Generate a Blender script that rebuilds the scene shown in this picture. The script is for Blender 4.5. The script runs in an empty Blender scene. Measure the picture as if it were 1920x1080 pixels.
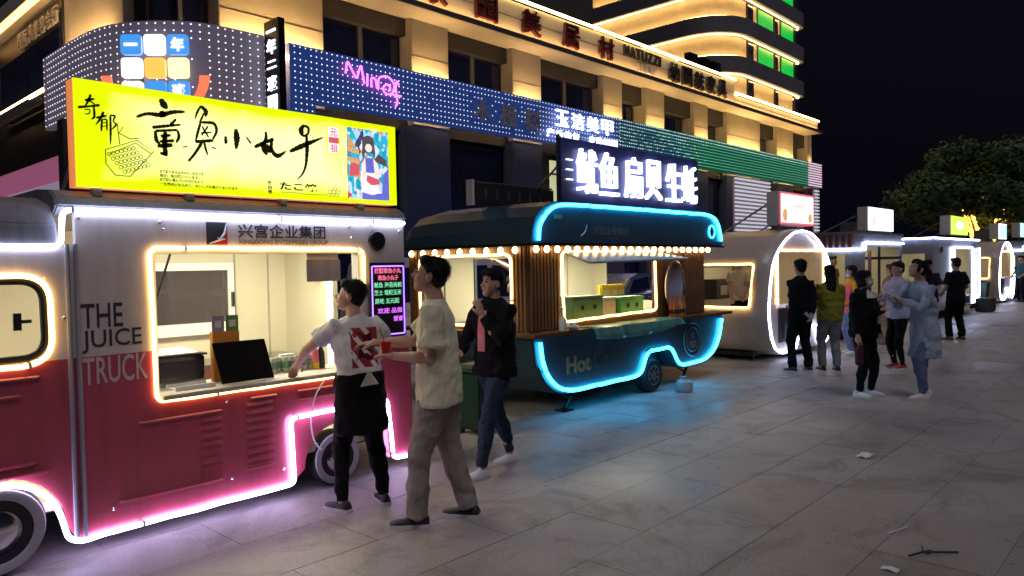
import bpy, bmesh, math, random
import numpy as np
from mathutils import Vector, Matrix
R = math.radians
random.seed(7)
scene = bpy.context.scene
col = scene.collection

# ------------------------------------------------------------------ camera
cam = bpy.data.cameras.new('camera')
cam.sensor_width = 36.0
cam.lens = 1390.0 / 1920.0 * 36.0
cam.clip_start = 0.05
cam.clip_end = 900
cam_o = bpy.data.objects.new('camera', cam)
col.objects.link(cam_o)
_yaw, _pit, _rol = R(42.9), R(1.73), R(1.1)
_f = Vector((math.cos(_yaw) * math.cos(_pit), math.sin(_yaw) * math.cos(_pit), -math.sin(_pit)))
_r0 = Vector((math.sin(_yaw), -math.cos(_yaw), 0))
_u0 = _r0.cross(_f)
_r = _r0 * math.cos(_rol) - _u0 * math.sin(_rol)
_u = _u0 * math.cos(_rol) + _r0 * math.sin(_rol)
cam_o.matrix_world = Matrix(((_r.x, _u.x, -_f.x, 0), (_r.y, _u.y, -_f.y, 0), (_r.z, _u.z, -_f.z, 1.72), (0, 0, 0, 1)))
scene.camera = cam_o

# ------------------------------------------------------------------ night sky, street light from behind the camera
world = bpy.data.worlds.new('World')
scene.world = world
world.use_nodes = True
wn = world.node_tree
sky = wn.nodes.new('ShaderNodeTexSky')
sky.sky_type = 'NISHITA'
sky.sun_disc = False
sky.sun_elevation = R(-4.0)
sky.sun_rotation = R(200)
glow = wn.nodes.new('ShaderNodeMix'); glow.data_type = 'RGBA'; glow.blend_type = 'ADD'; glow.inputs[0].default_value = 1.0
glow.inputs[7].default_value = (.017, .017, .042, 1)          # town glow in the night air
wn.links.new(sky.outputs['Color'], glow.inputs[6])
wn.links.new(glow.outputs[2], wn.nodes['Background'].inputs['Color'])
wn.nodes['Background'].inputs['Strength'].default_value = 0.10
sun = bpy.data.lights.new('sun', 'SUN')
sun.energy = 0.66
sun.angle = R(25)
sun.color = (0.93, 0.87, 1.0)
sun_o = bpy.data.objects.new('sun', sun)
col.objects.link(sun_o)
sun_o.rotation_euler = Vector((0.22, 0.55, -1.1)).to_track_quat('-Z', 'Y').to_euler()
vs = scene.view_settings
vs.view_transform = 'Standard'
vs.look = 'None'
vs.exposure = 0.0
vs.gamma = 1.0
vs.use_curve_mapping = False
scene.cycles.use_denoising = True
scene.cycles.denoiser = 'OPENIMAGEDENOISE'
scene.cycles.sample_clamp_indirect = 4.0
scene.cycles.max_bounces = 6
scene.cycles.diffuse_bounces = 3
scene.cycles.transparent_max_bounces = 8
scene.cycles.use_light_tree = True

# ------------------------------------------------------------------ materials
MAT = {}
def _nodes(name):
    m = bpy.data.materials.new(name)
    m.use_nodes = True
    nt = m.node_tree
    return m, nt, nt.nodes['Principled BSDF']

def M(name, c, rough=.5, metal=0., var=.12, scale=6., bump=0., bscale=40., coat=0., world_co=False, stretch=None, dirt=0.):
    """plain coloured surface with uneven tone and fine relief"""
    m, nt, b = _nodes(name)
    N, L = nt.nodes, nt.links
    if world_co:
        co = N.new('ShaderNodeNewGeometry').outputs['Position']
    else:
        co = N.new('ShaderNodeTexCoord').outputs['Object']
    if stretch:
        mp = N.new('ShaderNodeMapping'); mp.inputs['Scale'].default_value = stretch
        L.new(co, mp.inputs['Vector']); co = mp.outputs['Vector']
    n = N.new('ShaderNodeTexNoise'); n.inputs['Scale'].default_value = scale; n.inputs['Detail'].default_value = 5
    L.new(co, n.inputs['Vector'])
    r = N.new('ShaderNodeValToRGB')
    r.color_ramp.elements[0].position = .3; r.color_ramp.elements[1].position = .7
    r.color_ramp.elements[0].color = tuple(max(0, x * (1 - var)) for x in c) + (1,)
    r.color_ramp.elements[1].color = tuple(min(1, x * (1 + var)) for x in c) + (1,)
    L.new(n.outputs['Fac'], r.inputs['Fac'])
    colr = r.outputs['Color']
    if dirt:      # run-down streaks and smudges
        mp2 = N.new('ShaderNodeMapping'); mp2.inputs['Scale'].default_value = (9, 9, 1.1); L.new(co, mp2.inputs['Vector'])
        n3 = N.new('ShaderNodeTexNoise'); n3.inputs['Scale'].default_value = 1.6; n3.inputs['Detail'].default_value = 8; n3.inputs['Roughness'].default_value = .65; L.new(mp2.outputs['Vector'], n3.inputs['Vector'])
        r3 = N.new('ShaderNodeValToRGB'); r3.color_ramp.elements[0].position = .42; r3.color_ramp.elements[1].position = .72
        r3.color_ramp.elements[0].color = (0, 0, 0, 1); r3.color_ramp.elements[1].color = (dirt, dirt, dirt, 1); L.new(n3.outputs['Fac'], r3.inputs['Fac'])
        mx3 = N.new('ShaderNodeMix'); mx3.data_type = 'RGBA'; L.new(r3.outputs['Color'], mx3.inputs[0]); L.new(colr, mx3.inputs[6]); mx3.inputs[7].default_value = (.07, .06, .05, 1); colr = mx3.outputs[2]
    L.new(colr, b.inputs['Base Color'])
    mr = N.new('ShaderNodeMapRange')
    mr.inputs['To Min'].default_value = max(.02, rough * .8); mr.inputs['To Max'].default_value = min(1, rough * 1.2)
    L.new(n.outputs['Fac'], mr.inputs['Value']); L.new(mr.outputs['Result'], b.inputs['Roughness'])
    b.inputs['Metallic'].default_value = metal
    if coat: b.inputs['Coat Weight'].default_value = coat; b.inputs['Coat Roughness'].default_value = .08
    if bump:
        n2 = N.new('ShaderNodeTexNoise'); n2.inputs['Scale'].default_value = bscale; n2.inputs['Detail'].default_value = 4
        L.new(co, n2.inputs['Vector'])
        bp = N.new('ShaderNodeBump'); bp.inputs['Strength'].default_value = bump; bp.inputs['Distance'].default_value = .02
        L.new(n2.outputs['Fac'], bp.inputs['Height']); L.new(bp.outputs['Normal'], b.inputs['Normal'])
    MAT[name] = m
    return m

def E(name, c, s, base=None, sample=True):
    """a thing that gives off light"""
    m, nt, b = _nodes(name)
    b.inputs['Base Color'].default_value = tuple(base or (.6, .6, .6)) + (1,)
    b.inputs['Emission Color'].default_value = tuple(c) + (1,)
    b.inputs['Emission Strength'].default_value = s
    b.inputs['Roughness'].default_value = .4
    if not sample: m.cycles.emission_sampling = 'NONE'
    MAT[name] = m
    return m

def G(name, c=(.02, .025, .03), rough=.05, alpha=.35):
    """window pane: part mirror, part see-through"""
    m, nt, b = _nodes(name)
    b.inputs['Base Color'].default_value = tuple(c) + (1,)
    b.inputs['Roughness'].default_value = rough
    b.inputs['Alpha'].default_value = alpha
    b.inputs['Specular IOR Level'].default_value = .8
    MAT[name] = m
    return m

# ------------------------------------------------------------------ mesh building
def V3(p): return (float(p[0]), float(p[1]), float(p[2]))

class MB:
    def __init__(s): s.v = []; s.f = []
    def add(s, vs_, fs):
        o = len(s.v); s.v += [V3(p) for p in vs_]; s.f += [tuple(i + o for i in f) for f in fs]; return s
    def box(s, x0, x1, y0, y1, z0, z1):
        if x0 > x1: x0, x1 = x1, x0
        if y0 > y1: y0, y1 = y1, y0
        if z0 > z1: z0, z1 = z1, z0
        return s.add([(x0,y0,z0),(x1,y0,z0),(x1,y1,z0),(x0,y1,z0),(x0,y0,z1),(x1,y0,z1),(x1,y1,z1),(x0,y1,z1)],
            [(0,3,2,1),(4,5,6,7),(0,1,5,4),(1,2,6,5),(2,3,7,6),(3,0,4,7)])
    def obox(s, c, ax, ay, az):
        """box from a centre and three half-axis vectors"""
        c, ax, ay, az = Vector(c), Vector(ax), Vector(ay), Vector(az)
        p = [c - ax - ay - az, c + ax - ay - az, c + ax + ay - az, c - ax + ay - az, c - ax - ay + az, c + ax - ay + az, c + ax + ay + az, c - ax + ay + az]
        return s.add(p, [(0,3,2,1),(4,5,6,7),(0,1,5,4),(1,2,6,5),(2,3,7,6),(3,0,4,7)])
    def prism(s, pts, y0, y1, axis='y'):
        """outline in the other two axes, pushed from y0 to y1"""
        n = len(pts)
        mk = {'y': lambda a, b, t: (a, t, b), 'x': lambda a, b, t: (t, a, b), 'z': lambda a, b, t: (a, b, t)}[axis]
        a = [mk(p[0], p[1], y0) for p in pts]; b = [mk(p[0], p[1], y1) for p in pts]
        return s.add(a + b, [tuple(range(n)), tuple(range(2*n - 1, n - 1, -1))] + [(i, n + i, n + (i+1) % n, (i+1) % n) for i in range(n)])
    def cyl(s, p0, p1, r0, r1=None, n=16, caps=True):
        r1 = r0 if r1 is None else r1
        p0, p1 = Vector(p0), Vector(p1); d = (p1 - p0).normalized()
        a = d.orthogonal().normalized(); b = d.cross(a)
        A = [p0 + (a*math.cos(t) + b*math.sin(t))*r0 for t in [2*math.pi*i/n for i in range(n)]]
        B = [p1 + (a*math.cos(t) + b*math.sin(t))*r1 for t in [2*math.pi*i/n for i in range(n)]]
        f = [(i, (i+1) % n, n + (i+1) % n, n + i) for i in range(n)]
        if caps: f += [tuple(range(n-1, -1, -1)), tuple(range(n, 2*n))]
        return s.add(A + B, f)
    def tube(s, path, r, n=8, closed=False, radii=None):
        P = [Vector(p) for p in path]; m = len(P)
        T = []
        for i in range(m):
            if closed: t = P[(i+1) % m] - P[i-1]
            else: t = P[min(i+1, m-1)] - P[max(i-1, 0)]
            T.append(t.normalized() if t.length > 1e-9 else Vector((0, 0, 1)))
        u = T[0].orthogonal().normalized(); rings = []
        for i in range(m):
            u = (u - T[i]*u.dot(T[i])); u = u.normalized() if u.length > 1e-6 else T[i].orthogonal().normalized()
            w = T[i].cross(u); rr = radii[i] if radii else r
            rings.append([P[i] + (u*math.cos(2*math.pi*k/n) + w*math.sin(2*math.pi*k/n))*rr for k in range(n)])
        vs_ = [p for q in rings for p in q]; fs = []
        for i in range(m if closed else m - 1):
            j = (i+1) % m
            off = 0
            if closed and j == 0:
                off = min(range(n), key=lambda k: (rings[i][0] - rings[0][k]).length)
            for k in range(n):
                fs.append((i*n + k, i*n + (k+1) % n, j*n + (k+1+off) % n, j*n + (k+off) % n))
        if not closed: fs += [tuple(range(n-1, -1, -1)), tuple(range((m-1)*n, m*n))]
        return s.add(vs_, fs)
    def loft(s, rings, closed_ring=True, caps=True):
        n = len(rings[0]); vs_ = [p for q in rings for p in q]; fs = []
        for i in range(len(rings) - 1):
            for k in range(n if closed_ring else n - 1):
                fs.append((i*n + k, i*n + (k+1) % n, (i+1)*n + (k+1) % n, (i+1)*n + k))
        if caps and closed_ring: fs += [tuple(range(n-1, -1, -1)), tuple(range((len(rings)-1)*n, len(rings)*n))]
        return s.add(vs_, fs)
    def ell(s, c, r, nu=12, nv=8, rot=None):
        c = Vector(c); vs_ = []; fs = []
        for j in range(1, nv):
            ph = math.pi*j/nv
            for i in range(nu):
                th = 2*math.pi*i/nu
                p = Vector((r[0]*math.sin(ph)*math.cos(th), r[1]*math.sin(ph)*math.sin(th), r[2]*math.cos(ph)))
                if rot: p = rot @ p
                vs_.append(c + p)
        t = Vector((0, 0, r[2])); 
        if rot: t = rot @ t
        vs_ += [c + t, c - t]; a = len(vs_) - 2
        for j in range(nv - 2):
            for i in range(nu):
                fs.append((j*nu + i, (j+1)*nu + i, (j+1)*nu + (i+1) % nu, j*nu + (i+1) % nu))
        for i in range(nu):
            fs.append((a, i, (i+1) % nu)); k = (nv-2)*nu; fs.append((a+1, k + (i+1) % nu, k + i))
        return s.add(vs_, fs)
    def lathe(s, prof, o=(0, 0, 0), axis='z', n=20):
        """prof: (radius, height) pairs turned about the axis"""
        rings = []
        for r, h in prof:
            q = []
            for i in range(n):
                t = 2*math.pi*i/n; a, b = r*math.cos(t), r*math.sin(t)
                p = {'z': (a, b, h), 'y': (a, h, b), 'x': (h, a, b)}[axis]
                q.append((o[0]+p[0], o[1]+p[1], o[2]+p[2]))
            rings.append(q)
        return s.loft(rings, caps=False)
    def mesh(s, name, bevel=0., smooth=False, org=(0, 0, 0)):
        me = bpy.data.meshes.new(name)
        ox, oy, oz = org
        me.from_pydata([(x-ox, y-oy, z-oz) for x, y, z in s.v], [], s.f)
        bm = bmesh.new(); bm.from_mesh(me)
        bmesh.ops.recalc_face_normals(bm, faces=bm.faces)
        if bevel:
            es = [e for e in bm.edges if len(e.link_faces) == 2 and e.calc_face_angle(0) > .5]
            bmesh.ops.bevel(bm, geom=es, offset=bevel, segments=2, affect='EDGES', clamp_overlap=True)
        bm.to_mesh(me); bm.free()
        if smooth:
            me.polygons.foreach_set('use_smooth', [True]*len(me.polygons))
            me.set_sharp_from_angle(angle=R(40))
        me.update()
        return me
    def build(s, name, m, parent=None, bevel=0., smooth=False, local=False):
        """verts are in world space unless local; the child keeps the root's origin"""
        org = (0, 0, 0) if local or parent is None else ORG.get(parent.name, (0, 0, 0))
        o = bpy.data.objects.new(name, s.mesh(name, bevel, smooth, org))
        col.objects.link(o)
        if m: o.data.materials.append(MAT[m] if isinstance(m, str) else m)
        if parent: o.parent = parent; ORG[o.name] = org
        return o
ORG = {}

def root(name, loc, label, cat, group=None, rz=0):
    o = bpy.data.objects.new(name, None)
    o.empty_display_size = .2
    col.objects.link(o); o.location = loc; o.rotation_euler = (0, 0, rz)
    ORG[o.name] = tuple(loc)
    tag(o, label, cat, group)
    return o
def tag(o, label=None, cat=None, group=None, kind=None):
    if label: o['label'] = label
    if cat: o['category'] = cat
    if group: o['group'] = group
    if kind: o['kind'] = kind
    return o
def single(mb, name, m, base, label, cat, group=None, **k):
    """a thing that is one mesh, its origin at its base"""
    o = bpy.data.objects.new(name, mb.mesh(name, org=base, **k)); col.objects.link(o); o.location = base
    o.data.materials.append(MAT[m]); ORG[o.name] = tuple(base)
    return tag(o, label, cat, group)
def copy_tree(o, parent=None):
    c = o.copy(); col.objects.link(c)
    if parent: c.parent = parent
    for ch in list(o.children): copy_tree(ch, c)
    return c
def rounded(pts, rad, seg=5, closed=False):
    """polyline with its corners rounded"""
    P = [Vector(p) for p in pts]; out = []; n = len(P)
    for i in range(n):
        if not closed and i in (0, n-1): out.append(P[i]); continue
        a, b, c = P[i-1], P[i], P[(i+1) % n]
        d1, d2 = a - b, c - b
        k = min(rad, d1.length*.48, d2.length*.48)
        p, q = b + d1.normalized()*k, b + d2.normalized()*k
        for j in range(seg + 1):
            t = j/seg; out.append(p*(1-t)**2 + b*2*t*(1-t) + q*t*t)
    return out
def xz(pts, y): return [(a, y, b) for a, b in pts]

_tc = {}
def text_mesh(s_, off=0., ext=.01):
    k = (s_, off, ext)
    if k in _tc: return _tc[k]
    cu = bpy.data.curves.new('letter', 'FONT'); cu.body = s_; cu.size = 1.0; cu.extrude = ext; cu.offset = off; cu.resolution_u = 3
    ob = bpy.data.objects.new('letter', cu); col.objects.link(ob)
    me = bpy.data.meshes.new_from_object(ob.evaluated_get(bpy.context.evaluated_depsgraph_get()))
    n = len(me.vertices); a = np.empty(n*3); me.vertices.foreach_get('co', a); a = a.reshape(-1, 3)
    f = [tuple(p.vertices) for p in me.polygons]
    bpy.data.objects.remove(ob); bpy.data.curves.remove(cu); bpy.data.meshes.remove(me)
    _tc[k] = (a, f); return a, f
def put_text(mb, s_, o, ux, uz, w, h, d=.02, off=0., dir_n=None):
    """letters fitted in a w x h box from corner o along unit vectors ux (reading) and uz (up), d deep towards the reader"""
    a, f = text_mesh(s_, off)
    lo, hi = a.min(0), a.max(0); sp = np.maximum(hi - lo, 1e-6)
    ux, uz = Vector(ux), Vector(uz); nn = ux.cross(uz)
    o = Vector(o)
    vs_ = []
    for p in a:
        q = (p - lo)/sp
        vs_.append(o + ux*(q[0]*w) + uz*(q[1]*h) + nn*(-q[2]*d if False else q[2]*d))
    return mb.add(vs_, f)
UX, UZ = (1, 0, 0), (0, 0, 1)      # reading direction of everything that faces the street
# ------------------------------------------------------------------ surfaces
def paving(name, tint):
    m, nt, b = _nodes(name); N, L = nt.nodes, nt.links
    g = N.new('ShaderNodeNewGeometry').outputs['Position']
    n1 = N.new('ShaderNodeTexNoise'); n1.inputs['Scale'].default_value = .55; n1.inputs['Detail'].default_value = 6; L.new(g, n1.inputs['Vector'])
    n2 = N.new('ShaderNodeTexNoise'); n2.inputs['Scale'].default_value = 60; n2.inputs['Detail'].default_value = 4; L.new(g, n2.inputs['Vector'])
    r = N.new('ShaderNodeValToRGB'); r.color_ramp.elements[0].position = .32; r.color_ramp.elements[1].position = .68
    r.color_ramp.elements[0].color = tuple(.62*x for x in tint) + (1,); r.color_ramp.elements[1].color = tuple(1.18*x for x in tint) + (1,)
    L.new(n1.outputs['Fac'], r.inputs['Fac'])
    mx = N.new('ShaderNodeMix'); mx.data_type = 'RGBA'; mx.blend_type = 'MULTIPLY'; mx.inputs[0].default_value = .35
    r2 = N.new('ShaderNodeValToRGB'); r2.color_ramp.elements[0].position = .35; r2.color_ramp.elements[1].position = .6
    r2.color_ramp.elements[0].color = (.4, .4, .4, 1)
    L.new(n2.outputs['Fac'], r2.inputs['Fac']); L.new(r.outputs['Color'], mx.inputs[6]); L.new(r2.outputs['Color'], mx.inputs[7])
    # trodden-in spots and spilled stains
    vo = N.new('ShaderNodeTexVoronoi'); vo.inputs['Scale'].default_value = 3.2; L.new(g, vo.inputs['Vector'])
    rs = N.new('ShaderNodeValToRGB'); rs.color_ramp.elements[0].position = .05; rs.color_ramp.elements[1].position = .085; rs.color_ramp.elements[0].color = (.55, .55, .55, 1); L.new(vo.outputs['Distance'], rs.inputs['Fac'])
    n4 = N.new('ShaderNodeTexNoise'); n4.inputs['Scale'].default_value = 1.7; n4.inputs['Detail'].default_value = 9; n4.inputs['Roughness'].default_value = .7; n4.inputs['Distortion'].default_value = 1.2; L.new(g, n4.inputs['Vector'])
    r4 = N.new('ShaderNodeValToRGB'); r4.color_ramp.elements[0].position = .36; r4.color_ramp.elements[1].position = .52; r4.color_ramp.elements[0].color = (.62, .60, .58, 1); L.new(n4.outputs['Fac'], r4.inputs['Fac'])
    ma = N.new('ShaderNodeMix'); ma.data_type = 'RGBA'; ma.blend_type = 'MULTIPLY'; ma.inputs[0].default_value = .7; L.new(mx.outputs[2], ma.inputs[6]); L.new(rs.outputs['Color'], ma.inputs[7])
    mb2 = N.new('ShaderNodeMix'); mb2.data_type = 'RGBA'; mb2.blend_type = 'MULTIPLY'; mb2.inputs[0].default_value = .8; L.new(ma.outputs[2], mb2.inputs[6]); L.new(r4.outputs['Color'], mb2.inputs[7])
    mx = mb2
    oi = N.new('ShaderNodeObjectInfo')
    hs = N.new('ShaderNodeHueSaturation'); mr = N.new('ShaderNodeMapRange')
    mr.inputs['To Min'].default_value = .95; mr.inputs['To Max'].default_value = 1.05
    L.new(oi.outputs['Random'], mr.inputs['Value']); L.new(mr.outputs['Result'], hs.inputs['Value']); L.new(mx.outputs[2], hs.inputs['Color'])
    L.new(hs.outputs['Color'], b.inputs['Base Color'])
    m2 = N.new('ShaderNodeMapRange'); m2.inputs['From Min'].default_value = .35; m2.inputs['From Max'].default_value = .7
    m2.inputs['To Min'].default_value = .38; m2.inputs['To Max'].default_value = .75
    L.new(n1.outputs['Fac'], m2.inputs['Value']); L.new(m2.outputs['Result'], b.inputs['Roughness'])
    bp = N.new('ShaderNodeBump'); bp.inputs['Strength'].default_value = .25; bp.inputs['Distance'].default_value = .01
    L.new(n2.outputs['Fac'], bp.inputs['Height']); L.new(bp.outputs['Normal'], b.inputs['Normal'])
    MAT[name] = m
paving('paving', (.385, .355, .335))
M('joint', (.27, .255, .245), .9, world_co=True)
M('cream_stone', (.62, .55, .46), .7, var=.08, scale=1.2, bump=.1, bscale=14)
M('dark_wall', (.05, .05, .06), .7, scale=1.5)
M('night_wall', (.065, .06, .068), .8, scale=.6, bump=.1, bscale=6)
M('band_grey', (.16, .16, .19), .7, scale=.8)
M('frame_dark', (.03, .03, .035), .45)
M('blue_panel', (.035, .055, .16), .4, scale=1.0)
E('board_added_glow_blue', (.012, .042, .20), .6, base=(.05, .08, .25), sample=False)  # board backings are no lamps: light spilling on them is put in as emission
E('board_added_glow_grey', (.10, .08, .12), .55, base=(.2, .18, .22), sample=False)
E('board_added_glow_green', (.004, .11, .055), .5, base=(.01, .08, .06), sample=False)
E('board_added_glow_teal', (.004, .055, .085), .55, base=(.01, .06, .08), sample=False)
E('led_teal', (.10, .55, .60), .30, sample=False)
M('metal_black', (.02, .02, .022), .35, .6)
M('metal_grey', (.30, .30, .32), .35, .8, bump=.05)
M('plastic_white', (.78, .77, .74), .4, var=.04)
M('plastic_black', (.015, .015, .017), .4)
M('red_letter', (.085, .006, .014), .5)
M('dark_letter', (.035, .03, .04), .45)
M('grey_letter', (.40, .40, .46), .5)
G('dark_glass', (.012, .018, .075), .06, .96)
G('clear_glass', (.02, .025, .03), .04, .14)
G('tint_glass', (.02, .025, .03), .05, .45)
E('led_dot', (.92, .92, 1.0), 1.5, sample=False)
E('led_green', (.15, .9, .55), .38, sample=False)
E('led_pink', (1, .72, .85), .8, sample=False)
E('led_white_strip', (.9, .88, 1), .55, sample=False)
E('warm_cove', (1.0, .58, .18), 26)
E('warm_up', (1.0, .60, .20), 150)
E('warm_tube', (1.0, .70, .25), 11)
E('orange_strip', (1.0, .50, .16), 4)
E('green_lit', (.0, .48, .055), 1.0, base=(0, .1, .02), sample=False)
E('room_lit', (.62, .66, .36), .7, sample=False)
E('sign_white', (.85, .90, 1.0), 2.0)
E('sign_blueglow', (.62, .70, 1.0), 2.6)
E('cube_blue', (.0, .28, .85), 1.0)
E('cube_white', (1, 1, .95), 1.6)
E('cube_orange', (1.0, .50, .04), 1.2)
E('cube_cream', (1.0, .86, .45), 1.3)
E('hook_red', (1.0, .16, .04), 1.1)
E('neon_pink', (1.0, .12, .62), 3.2)
E('shop_pink', (.85, .18, .42), .26)
E('shop_pale', (.5, .45, .62), .35)

# ------------------------------------------------------------------ ground
gb = MB(); gb.add([(-60, -60, -.02), (260, -60, -.02), (260, 160, -.02), (-60, 160, -.02)], [(0, 1, 2, 3)])
ground = gb.build('ground', 'paving'); tag(ground, kind='structure')
ORG[ground.name] = (0, 0, 0)
jb = MB(); jb.add([(-2, -1, -.0045), (22, -1, -.0045), (22, 9, -.0045), (-2, 9, -.0045)], [(0, 1, 2, 3)])
bed = jb.build('joint_bed', 'joint', ground)
SL, SW = 1.2, .6
slab_me = None
cands = []
for j in range(int(10/SW)):
    for i in range(-1, 20):
        x = -2 + i*SL + (j % 2)*SL/2; y = -1 + j*SW
        if x < -2 or x + SL > 22.01: continue
        cx, cy = x + SL/2, y + SW/2
        d = Vector((cx, cy, -1.72)); z = d.dot(_f)
        if z < 2.5: seen = False
        else:
            px, py = 960 + 1390*d.dot(_r)/z, 540 - 1390*d.dot(_u)/z
            seen = -160 < px < 2080 and py < 1200
        cands.append((not seen, z, x, y))
cands.sort()
rest = MB()
for k, (ns, z, x, y) in enumerate(cands):
    if k < 298 and not ns:
        if slab_me is None:
            s0 = MB(); s0.box(.0016, SL-.0016, .0016, SW-.0016, -.018, 0)
            slab_me = s0.mesh('paving_slab', bevel=.0012); slab_me.materials.append(MAT['paving'])
        o = bpy.data.objects.new('paving_slab', slab_me); col.objects.link(o); o.parent = ground
        o.location = (x, y, random.uniform(-.0008, .0008)); o.rotation_euler = (random.uniform(-.0006, .0006), random.uniform(-.0004, .0004), 0)
    else:
        rest.box(x+.0025, x+SL-.0025, y+.0025, y+SW-.0025, -.018, 0)
ro = rest.build('far_paving_slabs', 'paving', ground); tag(ro, kind='stuff')

# ------------------------------------------------------------------ shop building with the lit cornice
BX0, BX1, BY = 6.6, 47.6, 18.1
bl = root('commercial_building', (6.6, 18.1, 0), 'long cream commercial building with lit cornice behind the food trucks', 'building')
w = MB()
w.box(BX0 + .6, BX1 - .4, BY + .9, 32, 0, 9.4)
w.box(BX0 + .3, BX1 - .2, BY + .25, BY + .95, 9.0, 9.55)
w.box(BX0 + .3, BX1 - .2, BY + .25, BY + .95, 6.0, 6.6)
w.build('wall', 'night_wall', bl)
PIL = [(8.86, 11.9), (15.06, 16.64), (19.7, 21.3), (25.2, 26.6), (28.4, 30.0), (32.7, 34.1), (36.1, 40.1), (42.3, 44.7), (46.9, 47.6)]
for a, b in PIL:
    p = MB(); p.box(a, b, BY, BY + .9, 6.2, 9.56)
    po = p.build('pilaster', 'cream_stone', bl, bevel=.02)
    for q in (7.1, 8.35):
        g_ = MB(); g_.box(a + .01, b - .01, BY - .012, BY - .002, q, q + .012); g_.build('joint_line', 'band_grey', po)
    s_ = MB(); s_.box(a, b, BY + .02, BY + .9, 0, 6.19); s_.build('column', 'blue_panel', bl)
    u_ = MB(); u_.box(a + .1, b - .1, BY - .30, BY - .22, 7.36, 7.41)
    u_.build('uplight', 'warm_up', bl)
# upper windows between the pilasters
edges = [7.3] + [v for ab in PIL for v in ab]
for k in range(0, len(edges) - 1, 2):
    a, b = edges[k], edges[k + 1]
    if b - a < .5: continue
    small = k >= 8
    top = 8.75 if small else 9.5
    wn_ = MB(); wn_.box(a + (.25 if small else 0.02), b - (.25 if small else 0.02), BY + .55, BY + .62, 6.3, top)
    wo = wn_.build('window', 'frame_dark', bl)
    pn = MB()
    x0, x1 = a + (.33 if small else .1), b - (.33 if small else .1)
    n = 1 if small else 2
    for i in range(n):
        xa = x0 + (x1 - x0)*i/n + .04; xb = x0 + (x1 - x0)*(i+1)/n - .04
        q = MB(); q.box(xa, xb, BY + .52, BY + .54, 6.35, top - .08); q.build('pane', 'dark_glass', wo)
    if n == 2:
        q = MB(); q.box((x0+x1)/2 - .05, (x0+x1)/2 + .05, BY + .42, BY + .51, 6.3, top); q.build('mullion', 'band_grey', wo)
    if small:
        q = MB(); q.box(a, b, BY + .2, BY + .55, top, 9.5); q.build('window_head', 'night_wall', wo)
# cornice in two heights
for x0, x1, zt, nm in ((6.2, 35.7, 10.94, 'cornice'), (35.72, 46.9, 10.28, 'cornice')):
    c_ = MB(); c_.box(x0, x1, 17.45, 18.3, 9.62, zt - .1)
    c_.box(x0, x1, 17.18, 18.3, 9.50, 9.58)
    co_ = c_.build(nm, 'cream_stone', bl)
    l_ = MB(); l_.box(x0, x1, 17.13, 17.179, 9.50, 9.66); l_.build('cornice_lip', 'night_wall', co_)
    t_ = MB(); t_.box(x0 + .05, x1 - .05, 17.19, 17.25, 9.585, 9.615); t_.build('light_strip', 'warm_cove', co_)
    t_ = MB(); t_.tube([(x0, 17.38, zt), (x1, 17.38, zt)], .055, 8); t_.build('light_tube', 'warm_tube', co_)
    for xx in np.arange(x0 + 2, x1 - .5, 2.4):
        s_ = MB(); s_.box(xx, xx + .015, 17.44, 17.449, 9.64, zt - .12); s_.build('panel_seam', 'band_grey', co_)
    s_ = MB(); s_.box(x0 + .02, x1 - .02, 17.437, 17.449, (9.62 + zt)/2, (9.62 + zt)/2 + .02); s_.build('panel_seam', 'band_grey', co_)
# upper storeys set back, unlit
w = MB(); w.box(9, 34, 25, 34, 9.4, 19)
for i in range(9):
    for j in range(3): pass
w.build('upper_storeys', 'dark_wall', bl)
for i in range(10):
    for j in range(3):
        q = MB(); x = 10.2 + i*2.4; q.box(x, x + 1.3, 24.93, 24.99, 10.6 + j*2.9, 12.2 + j*2.9); q.build('window', 'dark_glass', bl)
# ground floor: dark shop fronts and blue columns
for a, b in ((11.9, 14.7), (15.5, 19.5), (19.9, 21.7), (22.6, 28.2), (30.2, 35.9), (40.5, 46.8)):
    s_ = MB(); s_.box(a, b, BY + .45, BY + .5, .1, 5.9); so = s_.build('shop_window', 'frame_dark', bl)
    n = max(1, round((b - a)/1.7))
    for i in range(n):
        q = MB(); q.box(a + (b-a)*i/n + .05, a + (b-a)*(i+1)/n - .05, BY + .41, BY + .44, .25, 5.75); q.build('pane', 'dark_glass', so)
for a, b in ((14.75, 15.45), (19.55, 19.85), (28.25, 30.1), (11.0, 11.85)):
    s_ = MB(); s_.box(a, b, BY - .06, BY + .4, 0, 6.1); s_.build('column', 'blue_panel', bl, bevel=.02)
s_ = MB(); s_.box(21.8, 22.5, BY + .05, BY + .1, 3.9, 5.7); so = s_.build('lit_window', 'room_lit', bl); so['label'] = 'tall pale green lit window of the ground floor'
q = MB(); q.box(21.75, 22.55, BY + .02, BY + .045, 5.15, 5.22); q.build('window_bar', 'frame_dark', so)
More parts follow.
